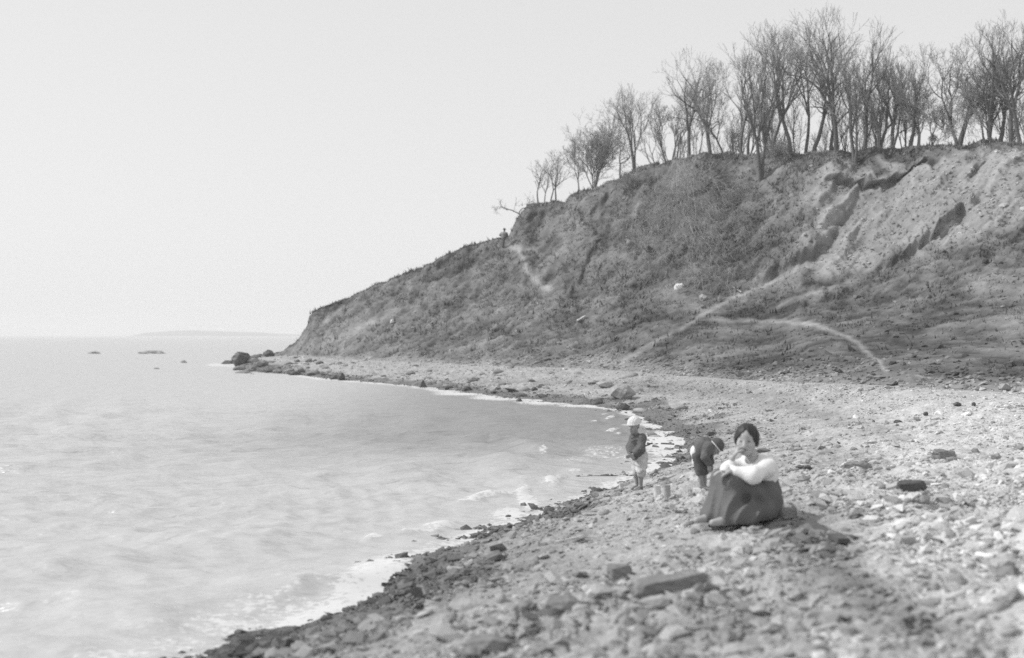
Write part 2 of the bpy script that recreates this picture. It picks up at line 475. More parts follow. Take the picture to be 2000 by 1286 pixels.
# ------------------------------------------------------------------ sea
prow = np.concatenate([np.linspace(3000, 1310, 24), np.arange(1304, 700, -2.0), np.arange(699, 662, -1.0), np.array([661, 660, 659, 658, 657, 656.4, 655.9, 655.5])])
Dw = F * ZC / (prow - HY)
wc = np.concatenate([np.linspace(-9000, -400, 40), np.arange(-380, 1420, 4.0), np.linspace(1430, 2300, 30)])
DW = np.repeat(Dw[:, None], len(wc), 1); XW = (wc[None, :] - 1000) / F * DW
PXW = np.repeat(wc[None, :], len(Dw), 0); PYW = np.repeat(prow[:, None], len(wc), 1)
dD = np.abs(np.gradient(Dw))[:, None]
ZW = np.zeros_like(XW)
rw = np.random.default_rng(3)
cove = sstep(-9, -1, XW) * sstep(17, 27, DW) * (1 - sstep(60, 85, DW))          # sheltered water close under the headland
wcalm = (1 - .15 * cove) * (.58 + .42 * sstep(12, 26, DW))
warpx = 1.5 * vnoise(XW * .12, DW * .12, 301); warpy = 1.5 * vnoise(XW * .12 + 40, DW * .12, 302)
for lam in list(np.geomspace(.38, 2.8, 40)):
    th = math.radians(rw.normal(74, 30)); ph = rw.uniform(0, 6.28)
    kx, ky = math.cos(th) * 6.283 / lam, math.sin(th) * 6.283 / lam
    amp = .025 * lam ** .38 * (1 - sstep(lam * .18, lam * .42, dD)) * (1 - sstep(60, 160, DW))
    sgn = kx * (XW + warpx) + ky * (DW + warpy) + ph
    env = .55 + .6 * vnoise(XW / (lam * 3.2) + 9 * lam, DW / (lam * 3.2), int(lam * 97))
    ZW += amp * env * wcalm * (1.3 * np.exp(.8 * (np.sin(sgn) - 1)) * 1.4 - .9)
SDW = shore_sd(XW, DW)
ZW *= .25 + .75 * sstep(-.2, 2.5, -SDW)
RIDGE = [([(905, 868), (960, 860), (1010, 868), (1052, 884), (1075, 902)], .13, .40), ([(60, 1300), (330, 1196), (560, 1158), (840, 1118), (960, 1085)], .08, .5),
         ([(760, 930), (860, 905), (960, 910), (1060, 930)], .10, .6), ([(-100, 1170), (120, 1105), (420, 1075), (700, 1050)], .09, .6)]
for pts, hgt, wd in RIDGE:
    wp = np.array([wpt(*p) for p in pts])
    d, s, p = seg_dist(wp, XW, DW)
    ZW += hgt * np.exp(-(d / np.where(s > 0, wd * 1.3, wd * .7)) ** 2) * sstep(0, .25, p) * (1 - sstep(.75, 1, p)) * (1 + .3 * vnoise(XW * 1.5, DW * 1.5, 9))
# foam: along the far shore a thin line, at the near shore wide patches
nf = fbm(XW * .55, DW * .55, 202, 3)
off = -SDW
foam = np.exp(-(off / (.35 + .75 * sstep(33, 45, DW) * (1 - .6 * sstep(58, 75, DW)))) ** 2) * (.95 + .5 * nf)
def foam_patch(px, py, rx, ry, a):
    global foam
    foam = np.maximum(foam, a * np.exp(-((PXW - px) / rx) ** 2 - ((PYW - py) / ry) ** 2))
for q in [(1300, 868, 44, 26, 1.7), (1250, 872, 50, 12, .62), (1180, 886, 90, 14, .52), (1120, 902, 60, 18, .5), (1262, 905, 70, 14, .62), (1150, 935, 80, 28, .44), (1075, 960, 60, 30, .42),
          (1022, 968, 15, 22, 1.15), (995, 1006, 40, 16, 1.1), (1035, 985, 22, 16, 1.1), (1060, 888, 12, 6, .8), (930, 1050, 80, 12, .7), (790, 1090, 60, 12, .85), (760, 1140, 40, 26, .8),
          (620, 1150, 150, 18, .55), (560, 1190, 200, 26, .62), (440, 1225, 150, 32, .66), (330, 1262, 130, 24, .62), (230, 1285, 120, 20, .7), (680, 1180, 60, 30, .75),
          (900, 769, 60, 5, 1.2), (975, 777, 60, 6, 1.3), (1060, 786, 60, 5.5, 1.3), (1130, 793, 50, 4, 1.1), (820, 757, 30, 4, .8), (420, 713, 22, 4, 1.0), (470, 716, 25, 4, 1.0), (1150, 790, 60, 4, .7), (690, 745, 40, 3, .6), (600, 738, 40, 3, .5)]:
    foam_patch(*q)
line2 = np.exp(-((off - 1.0 - .55 * fbm(XW * .35, DW * .35, 211, 2)) / .16) ** 2) * sstep(-.1, .35, fbm(XW * .8, DW * .8, 215, 3)) * (DW < 34) * .95 * (.55 + .45 * sstep(10.5, 13.5, DW))
foam = np.maximum(foam, line2)
ZW += .05 * line2 + .02 * np.clip(foam, 0, 1) * (.5 + nf) * (DW < 40)

def sea_material():
    m, n, l, b = nodes_of('sea_water')
    tc = n.new('ShaderNodeTexCoord')
    mp = n.new('ShaderNodeMapping'); mp.inputs['Rotation'].default_value = (0, 0, math.radians(-8)); mp.inputs['Scale'].default_value = (.8, 2.0, 1)
    l.new(tc.outputs['Object'], mp.inputs[0])
    n1 = n.new('ShaderNodeTexNoise'); n1.inputs['Scale'].default_value = 3.2; n1.inputs['Detail'].default_value = 3; n1.inputs['Roughness'].default_value = .5
    l.new(mp.outputs[0], n1.inputs['Vector'])
    n0 = n.new('ShaderNodeTexNoise'); n0.inputs['Scale'].default_value = .9; n0.inputs['Detail'].default_value = 2
    l.new(mp.outputs[0], n0.inputs['Vector'])
    b0 = n.new('ShaderNodeBump'); b0.inputs['Strength'].default_value = .6; b0.inputs['Distance'].default_value = .30
    l.new(n0.outputs[0], b0.inputs['Height'])
    bp = n.new('ShaderNodeBump'); bp.inputs['Strength'].default_value = .6; bp.inputs['Distance'].default_value = .10
    ca = n.new('ShaderNodeAttribute'); ca.attribute_name = 'calm'
    for bb, dist in ((b0, .30), (bp, .17)):
        mm = n.new('ShaderNodeMath'); mm.operation = 'MULTIPLY'; mm.inputs[1].default_value = dist; l.new(ca.outputs['Fac'], mm.inputs[0]); l.new(mm.outputs[0], bb.inputs['Distance'])
    l.new(n1.outputs[0], bp.inputs['Height']); l.new(b0.outputs[0], bp.inputs['Normal'])
    sl = n.new('ShaderNodeAttribute'); sl.attribute_name = 'water_tone'      # base tone of the water: darker in the cove, paler offshore
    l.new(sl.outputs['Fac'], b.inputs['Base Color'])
    b.inputs['Roughness'].default_value = .36; b.inputs['IOR'].default_value = 1.6
    l.new(bp.outputs[0], b.inputs['Normal'])
    fo = n.new('ShaderNodeBsdfPrincipled'); fo.inputs['Base Color'].default_value = (.62, .62, .62, 1); fo.inputs['Roughness'].default_value = .9
    at_ = n.new('ShaderNodeAttribute'); at_.attribute_name = 'foam'
    nn = n.new('ShaderNodeTexNoise'); nn.inputs['Scale'].default_value = 12; nn.inputs['Detail'].default_value = 7; nn.inputs['Roughness'].default_value = .68
    l.new(tc.outputs['Object'], nn.inputs['Vector'])
    am = n.new('ShaderNodeMath'); am.operation = 'MULTIPLY_ADD'; l.new(nn.outputs[0], am.inputs[0]); am.inputs[1].default_value = 4.2; am.inputs[2].default_value = -1.2
    ad = n.new('ShaderNodeMath'); ad.operation = 'MULTIPLY'; l.new(at_.outputs['Fac'], ad.inputs[0]); l.new(am.outputs[0], ad.inputs[1])
    mr = n.new('ShaderNodeMapRange'); mr.interpolation_type = 'SMOOTHSTEP'
    mr.inputs[1].default_value = .42; mr.inputs[2].default_value = .72
    l.new(ad.outputs[0], mr.inputs[0])
    mx = n.new('ShaderNodeMixShader'); l.new(mr.outputs[0], mx.inputs[0]); l.new(b.outputs[0], mx.inputs[1]); l.new(fo.outputs[0], mx.inputs[2])
    l.new(mx.outputs[0], n['Material Output'].inputs[0])
    return m
M_SEA = sea_material()
sea_me = mesh_from('sea', np.stack([XW, DW, ZW], -1).reshape(-1, 3), grid_faces(len(Dw), len(wc)), M_SEA, True, {'foam': foam.ravel(), 'calm': ((1 - .1 * cove) * (.68 + .32 * sstep(12, 26, DW))).ravel(), 'water_tone': (.47 - .23 * cove).ravel()})
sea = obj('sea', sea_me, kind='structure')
# ------------------------------------------------------------------ haze over the water
def box_mesh(name, lo, hi, mat):
    x0, y0, z0 = lo; x1, y1, z1 = hi
    vs = [(x0, y0, z0), (x1, y0, z0), (x1, y1, z0), (x0, y1, z0), (x0, y0, z1), (x1, y0, z1), (x1, y1, z1), (x0, y1, z1)]
    fs = [(0, 3, 2, 1), (4, 5, 6, 7), (0, 1, 5, 4), (1, 2, 6, 5), (2, 3, 7, 6), (3, 0, 4, 7)]
    return mesh_from(name, np.array(vs, float), np.array(fs), mat, False)
hm = bpy.data.materials.new('sea_haze'); hm.use_nodes = True
hn = hm.node_tree.nodes; hl = hm.node_tree.links; hn.clear()
pv = hn.new('ShaderNodeVolumePrincipled'); ho = hn.new('ShaderNodeOutputMaterial')
pv.inputs['Color'].default_value = (.93, .93, .93, 1); pv.inputs['Density'].default_value = HAZE
hl.new(pv.outputs[0], ho.inputs['Volume'])
obj('haze', box_mesh('haze', (-16000, -40, -4), (9000, 12000, 60), hm), kind='stuff')

# distant coast
M_COAST = rough_mat('far_coast', .16, .2, .01, .95)
def coast(name, px0, px1, D, prof, label):
    n = 60
    X = np.linspace((px0 - 1000) / F * D, (px1 - 1000) / F * D, n)
    u = np.linspace(0, 1, n)
    h = np.interp(u, [p[0] for p in prof], [p[1] for p in prof]) * D / F + .8 * vnoise(X * .02, X * 0 + 1.5, 77)
    rows = []
    for dy, f in ((-60, -.15), (-20, .55), (20, .95), (120, 1.0), (420, .3), (520, -.2)):
        rows.append(np.stack([X, D + dy + 30 * vnoise(X * .006, X * 0 + dy, 5), h * f - .6], -1))
    o = obj(name, mesh_from(name, np.array(rows).reshape(-1, 3), grid_faces(6, n), M_COAST, True), kind='structure')
    return o
coast('far_hills', 255, 760, 2600, [(0, 0), (.04, 8), (.2, 12.5), (.4, 9), (.52, 6), (.62, 4), (.75, 7), (.9, 10), (1, 12)], '')

# ------------------------------------------------------------------ stones of the beach
import bmesh
def hull_stone(seed, n=16, flat=.55, jag=.25):
    r = random.Random(seed); bm = bmesh.new()
    for i in range(n):
        a = i * 2.399963; zz = 1 - 2 * (i + .5) / n; q = math.sqrt(1 - zz * zz)
        s = 1 + r.uniform(-jag, jag)
        bm.verts.new((math.cos(a) * q * s, math.sin(a) * q * s * r.uniform(.8, 1), zz * flat * s))
    bmesh.ops.convex_hull(bm, input=bm.verts)
    for vv_ in [v_ for v_ in bm.verts if not v_.link_faces]: bm.verts.remove(vv_)
    bmesh.ops.triangulate(bm, faces=bm.faces)
    bm.verts.index_update()
    V = np.array([v_.co[:] for v_ in bm.verts]); Fc = np.array([[q.index for q in f.verts] for f in bm.faces])
    bm.free()
    return V, Fc

def scatter_mesh(name, pos, size, tones, templates, mat, rg, smooth=False, tilt=.25, squash=(.6, 1.0)):
    Vs, Fs, Ts = [], [], []; base = 0
    pick = rg.integers(0, len(templates), len(pos))
    for ti, (V, Fc) in enumerate(templates):
        m = pick == ti; n = int(m.sum())
        if not n: continue
        a = rg.uniform(0, 6.283, n); sx = size[m]; sy = sx * rg.uniform(squash[0], squash[1], n); sz = sx * rg.uniform(.55, 1.0, n)
        ca, sa = np.cos(a), np.sin(a)
        tx = rg.normal(0, tilt, n); ty = rg.normal(0, tilt, n)
        P = V[None] * np.stack([sx, sy, sz], 1)[:, None, :]
        z = P[..., 2] + P[..., 0] * tx[:, None] + P[..., 1] * ty[:, None]
        x = P[..., 0] * ca[:, None] - P[..., 1] * sa[:, None]; y = P[..., 0] * sa[:, None] + P[..., 1] * ca[:, None]
        Q = np.stack([x, y, z], -1) + pos[m][:, None, :]
        Vs.append(Q.reshape(-1, 3))
        Fs.append((Fc[None] + (np.arange(n) * len(V))[:, None, None]).reshape(-1, 3) + base)
        Ts.append(np.repeat(tones[m], len(V)))
        base += n * len(V)
    return mesh_from(name, np.vstack(Vs), np.vstack(Fs), mat, smooth, {'tone': np.concatenate(Ts)})

def sample_cells(Xg, Yg, Zg, weight, n, rg):
    w_ = weight[:-1, :-1].ravel().clip(0); w_ = w_ / w_.sum()
    c_ = rg.choice(len(w_), n, p=w_)
    r_, q_ = np.divmod(c_, Xg.shape[1] - 1)
    fu = rg.random(n); fv = rg.random(n)
    def lerp(G): return (G[r_, q_] * (1 - fu) + G[r_, q_ + 1] * fu) * (1 - fv) + (G[r_ + 1, q_] * (1 - fu) + G[r_ + 1, q_ + 1] * fu) * fv
    return np.stack([lerp(Xg), lerp(Yg), lerp(Zg)], -1), r_, q_

rs = np.random.default_rng(21)
tiny = [hull_stone(s, 9, .6, .3) for s in range(6)]
dpx = np.gradient(cols)[None, :] * np.ones((NB, 1)); dpy = np.abs(np.gradient(PYb, axis=0))
inview = (PXb > -150) & (PXb < 2750) & (PYb < 1420) & (SD > -1.9 + 1.6 * (1 - sstep(12, 15, Db)))
wgt = dpx * dpy * inview * (1 - .6 * sstep(2020, 2120, PXb)) * (1 + 1.0 * sstep(16, 30, Db)) * (1 + 1.2 * wet * (SD > -.6)) * (.75 + .35 * sstep(-1.4, 0, SD)) * (.16 + 1.0 * sstep(-.3, .4, fbm(Xb * .7, Db * .7, 412, 3)))
NST = 72000
pos, r_, q_ = sample_cells(Xb, Db, Zb, wgt, NST, rs)
sz = np.clip(np.exp(rs.normal(math.log(.0145), .70, NST)), .006, .085)
big = fbm(pos[:, 0] * .5, pos[:, 1] * .5, 418, 2); sz *= 1 + .5 * np.clip(big, -.6, 1)
sz = np.maximum(sz, 1.45 * pos[:, 1] / F * np.exp(rs.normal(0, .35, NST)) * sstep(6, 22, pos[:, 1]))
wt = wet[r_, q_]
sz *= 1 + .15 * (SD[r_, q_] < .1) * (pos[:, 1] < 30) * (pos[:, 1] > 12.5)
tn = np.clip(.385 + rs.normal(0, 1, NST) * (.08 + .08 * sstep(18, 32, pos[:, 1])), .10, .72)
tn = np.where(rs.random(NST) < .025, rs.uniform(.5, .62, NST), tn)
tn *= np.clip(btone[r_, q_] / (1 - .54 * wt) / .38, .4, 1.35) * (1 - .58 * wt)
pos[:, 2] += sz * rs.uniform(-.08, .24, NST)
pebbles = obj('pebbles', scatter_mesh('pebbles', pos, sz, tn, tiny, M_STONE, rs), parent=beach, kind='stuff')

# 300 larger stones, one by one
shades = [rough_mat('stone_%s' % nm, b_, .25, 9, .8, .4, 30) for nm, b_ in (('pale', .40), ('grey', .31), ('dull', .24), ('wet', .11))]
stone_me = []
for s in range(10):
    V, Fc = hull_stone(100 + s, 22, .5, .22)
    stone_me.append([mesh_from('stone', V, Fc, sh, s % 3 == 0) for sh in shades])
wg2 = np.sqrt(dpx * dpy) * inview * (PXb > 380) * (PXb < 2010) * (PYb > 850) * (PYb < 1290) * (SD > -.8) * (.15 + sstep(-.1, .6, fbm(Xb * .8, Db * .8, 431, 3)))
pos2, r2, q2 = sample_cells(Xb, Db, Zb, wg2, 300, rs)
for i in range(300):
    s_ = float(np.clip(rs.lognormal(math.log(.042), .42), .024, .10)) * (.8 + .2 * min(pos2[i, 1] / 12, 1.5))
    wv = wet[r2[i], q2[i]]
    sh = 3 if wv > .6 else int(rs.choice(3, p=[.4, .4, .2]))
    o = obj('stone', stone_me[int(rs.integers(10))][sh], parent=beach)
    o.location = (pos2[i, 0], pos2[i, 1], pos2[i, 2] + s_ * rs.uniform(-.02, .18))
    o.scale = (s_ * rs.uniform(.9, 1.5), s_ * rs.uniform(.7, 1), s_ * rs.uniform(.7, 1.2))
    o.rotation_euler = (rs.normal(0, .22), rs.normal(0, .22), rs.uniform(0, 6.28))

# loose stones at the foot of the slope and on the bare bank
dpxh = np.gradient(cols)[None, :] * np.ones((NH, 1)); dpyh = np.abs(np.gradient(PY, axis=0))
vis = (PX > 500) & (PX < 2400) & (PY > 250)
wg3 = dpxh * dpyh * vis * (1.5 * (1 - .7 * sstep(1450, 1700, PX)) * (1 - sstep(.05, .5, VV)) + .22 * soil + .10) * (1 - pathm)
pos3, r3, q3 = sample_cells(Xh2, Yh2, Zh2, wg3, 9000, rs)
s3 = np.clip(np.exp(rs.normal(math.log(.055), .5, 9000)), .03, .22)
t3 = np.clip(tone[r3, q3] * rs.normal(1.3, .3, 9000), .06, .6)
pos3[:, 2] += s3 * .15
obj('loose_stones', scatter_mesh('loose_stones', pos3, s3, t3, tiny, M_STONE, rs), parent=hillside, kind='stuff')

# ------------------------------------------------------------------ dry grass and low scrub of the slope
NG = 95000
wg4 = dpxh * dpyh * vis * (1 - .85 * soil) * (1 - .9 * pathm) * sstep(.05, .5, VV) * (.25 + .9 * sstep(-.3, .4, fbm(Xh * .5, Dh * .3, 512, 4)))
pos4, r4, q4 = sample_cells(Xh2, Yh2, Zh2, wg4, NG, rs)
def tuft_mesh(name, pos, hgt, tones, rg, nb=3):
    n = len(pos); a = rg.uniform(0, 6.283, (n, nb)); h = hgt[:, None] * rg.uniform(.5, 1.1, (n, nb)); ln = rg.uniform(.25, .95, (n, nb)) * h
    w_ = hgt[:, None] * rg.uniform(.10, .22, (n, nb))
    bx = pos[:, 0:1] + rg.normal(0, .35, (n, nb)) * hgt[:, None]; by = pos[:, 1:2] + rg.normal(0, .35, (n, nb)) * hgt[:, None]; bz = np.repeat(pos[:, 2:3], nb, 1) - .06
    ca, sa = np.cos(a), np.sin(a)
    p0 = np.stack([bx - sa * w_, by + ca * w_, bz], -1); p1 = np.stack([bx + sa * w_, by - ca * w_, bz], -1)
    p2 = np.stack([bx + ca * ln, by + sa * ln, bz + h], -1)
    V = np.stack([p0, p1, p2], 2).reshape(-1, 3)
    return mesh_from(name, V, np.arange(len(V)).reshape(-1, 3), M_GRASS, False, {'tone': np.repeat(tones, nb * 3)})
hg = np.clip(np.exp(rs.normal(math.log(.10), .5, NG)), .04, .45) * np.clip(pos4[:, 1] / 72, .45, 1.05)
tg = np.clip(tone[r4, q4] * np.exp(rs.normal(.12, .26, NG)), .05, .5)
obj('dry_grass', tuft_mesh('dry_grass', pos4, hg, tg, rs), kind='stuff', label='dry grass and low scrub over the slope', cat='grass')
# taller grass along the crest line
crow = (VV > 3.9) * (PX > 600) * (PX < 2100) * dpxh
pos5, r5, q5 = sample_cells(Xh2, Yh2, Zh2, crow * 1.0, 2200, rs)
obj('crest_grass', tuft_mesh('crest_grass', pos5, np.clip(np.exp(rs.normal(math.log(.13), .45, 2200)), .06, .4), np.clip(rs.normal(.2, .06, 2200), .08, .36), rs, 5), kind='stuff', label='fringe of dry grass on the crest of the slope', cat='grass')
# ------------------------------------------------------------------ bare trees
def frusta(segs, sides):
    """segs: array (n, 8) = p0, p1, r0, r1 -> verts, quads"""
    sg = np.asarray(segs, float); n = len(sg)
    p0, p1, r0, r1 = sg[:, 0:3], sg[:, 3:6], sg[:, 6], sg[:, 7]
    d = p1 - p0; L = np.linalg.norm(d, axis=1, keepdims=True); d = d / np.maximum(L, 1e-6)
    ref = np.where(np.abs(d[:, 2:3]) > .9, np.array([[1., 0, 0]]), np.array([[0, 0, 1.]]))
    u = np.cross(d, ref); u /= np.linalg.norm(u, axis=1, keepdims=True); w_ = np.cross(d, u)
    a = np.arange(sides) * 2 * math.pi / sides
    ring = u[:, None, :] * np.cos(a)[None, :, None] + w_[:, None, :] * np.sin(a)[None, :, None]
    ext = d * (np.minimum(r1, r0) * .35)[:, None]
    V = np.concatenate([(p0 - ext)[:, None] + ring * r0[:, None, None], (p1 + ext)[:, None] + ring * r1[:, None, None]], 1).reshape(-1, 3)
    i = np.arange(sides); j = (i + 1) % sides
    q = np.stack([i, j, j + sides, i + sides], 1)
    Fq = (q[None] + (np.arange(n) * 2 * sides)[:, None, None]).reshape(-1, 4)
    return V, Fq

def unit(v_): return v_ / max(np.linalg.norm(v_), 1e-9)

def grow_tree(seed, H, r0=None, spread=.45, stems=1, lean=(0, 0), clear=.3, depth=6, dense=.92, up=.34, crook=.075, dirs=None):
    rr = random.Random(seed); wood, twig = [], []
    def rv(s): return np.array([rr.gauss(0, s), rr.gauss(0, s), rr.gauss(0, s)])
    r0 = (r0 or H * .016) * .85
    def branch(p, d, L, r, lev):
        ns = 3 if lev > 2 else 4
        q = p; dd = d; rad = r
        tip = r * (.72 if lev < 4 else .45)
        outs = []
        for s in range(ns):
            dd = unit(dd + rv(crook * (1 + .25 * lev)) + np.array([0, 0, up * .16]))
            nq = q + dd * L / ns; nr = r + (tip - r) * (s + 1) / ns
            (wood if rad > .022 else twig).append(np.concatenate([q, nq, [rad, nr]]))
            q, rad = nq, nr
            if lev >= 1 and s < ns - 1: outs.append((q, dd, rad))
            elif lev == 0 and s >= ns * clear * 1.5 and s < ns - 1 and rr.random() < .6: outs.append((q, dd, rad))
        if lev >= depth: return
        nf = 2 + (rr.random() < .45)
        perp = unit(np.cross(dd, rv(1)))
        for f in range(nf):
            a = f * 2 * math.pi / nf + rr.uniform(-.5, .5)
            side = unit(perp * math.cos(a) + np.cross(dd, perp) * math.sin(a))
            k_ = spread * rr.uniform(.55, 1.25) * (1.0 if f else .6)
            branch(q, unit(dd + side * k_ + np.array([0, 0, up * .5])), L * rr.uniform(.62, .88), tip * (.80 if f else .92), lev + 1)
        for (o_, od, orad) in outs:
            if rr.random() < .62 * dense:
                side = unit(np.cross(od, rv(1)))
                branch(o_, unit(od + side * spread * rr.uniform(1.1, 2.0)), L * rr.uniform(.4, .65), max(orad * .5, .012), min(lev + 2, depth))
    for st in range(stems):
        a = rr.uniform(0, 6.28)
        off = np.array([math.cos(a), math.sin(a), 0]) * (0 if stems == 1 else rr.uniform(.05, .3))
        d0 = unit(np.array([lean[0] + (off[0] * 1.1 if stems > 1 else 0), lean[1] + (off[1] * 1.1 if stems > 1 else 0), 1.0]) + rv(.05))
        if dirs: off = off * .2; d0 = unit(np.array([dirs[st][0], dirs[st][1], 1.0]))
        h_ = H * (1 if st == 0 or dirs else rr.uniform(.6, .95))
        branch(off * (.25 if stems < 5 else .0) + np.array([0, 0, -.25]), d0, h_ * rr.uniform(.27, .34) * (.6 + clear * 1.3), r0 * (1 if st == 0 else rr.uniform(.5, .8)), 0)
    wood = np.array(wood); twig = np.array(twig) if twig else np.zeros((0, 8))
    zt = np.percentile(np.concatenate([wood[:, 5], twig[:, 5]]), 97.5)
    s = H / zt
    for arr in (wood, twig):
        if len(arr): arr[:, 0:6] *= s
    if len(twig): twig[:, 6:8] = np.clip(twig[:, 6:8], .0065, .02)
    return wood, twig

def tree(name, base, seed, label, group=None, cat='tree', twig_name='crown', **kw):
    wood, twig = grow_tree(seed, **kw)
    root = obj(name, None, label=label, cat=cat, group=group, loc=tuple(base))
    for nm, sets, mt in (('trunk', ((wood[wood[:, 6] > .05], 7), (wood[wood[:, 6] <= .05], 4)), M_BARK), (twig_name, ((twig, 3),), M_TWIG)):
        Vs, Qs, b_ = [], [], 0
        for arr, sd_ in sets:
            if len(arr):
                V, Q = frusta(arr, sd_); Vs.append(V); Qs.append(Q + b_); b_ += len(V)
        if Vs: obj(nm, mesh_from(nm, np.vstack(Vs), np.vstack(Qs), mt, nm == 'trunk'), parent=root)
    return root

def crest_base(px, back=0.0, row=None):
    """ground point behind the crest in that picture column (or on the slope at a picture row)"""
    if row is not None: return hill_pix(px, row)
    c = int(round(float(np.interp(px, cols, np.arange(NC)))))
    D = Yh2[-1, c] + back
    x = (px - 1000) / F * D
    return np.array([x, D, ground_at(x, D)])

def hpx(px_h, D): return px_h * D / F

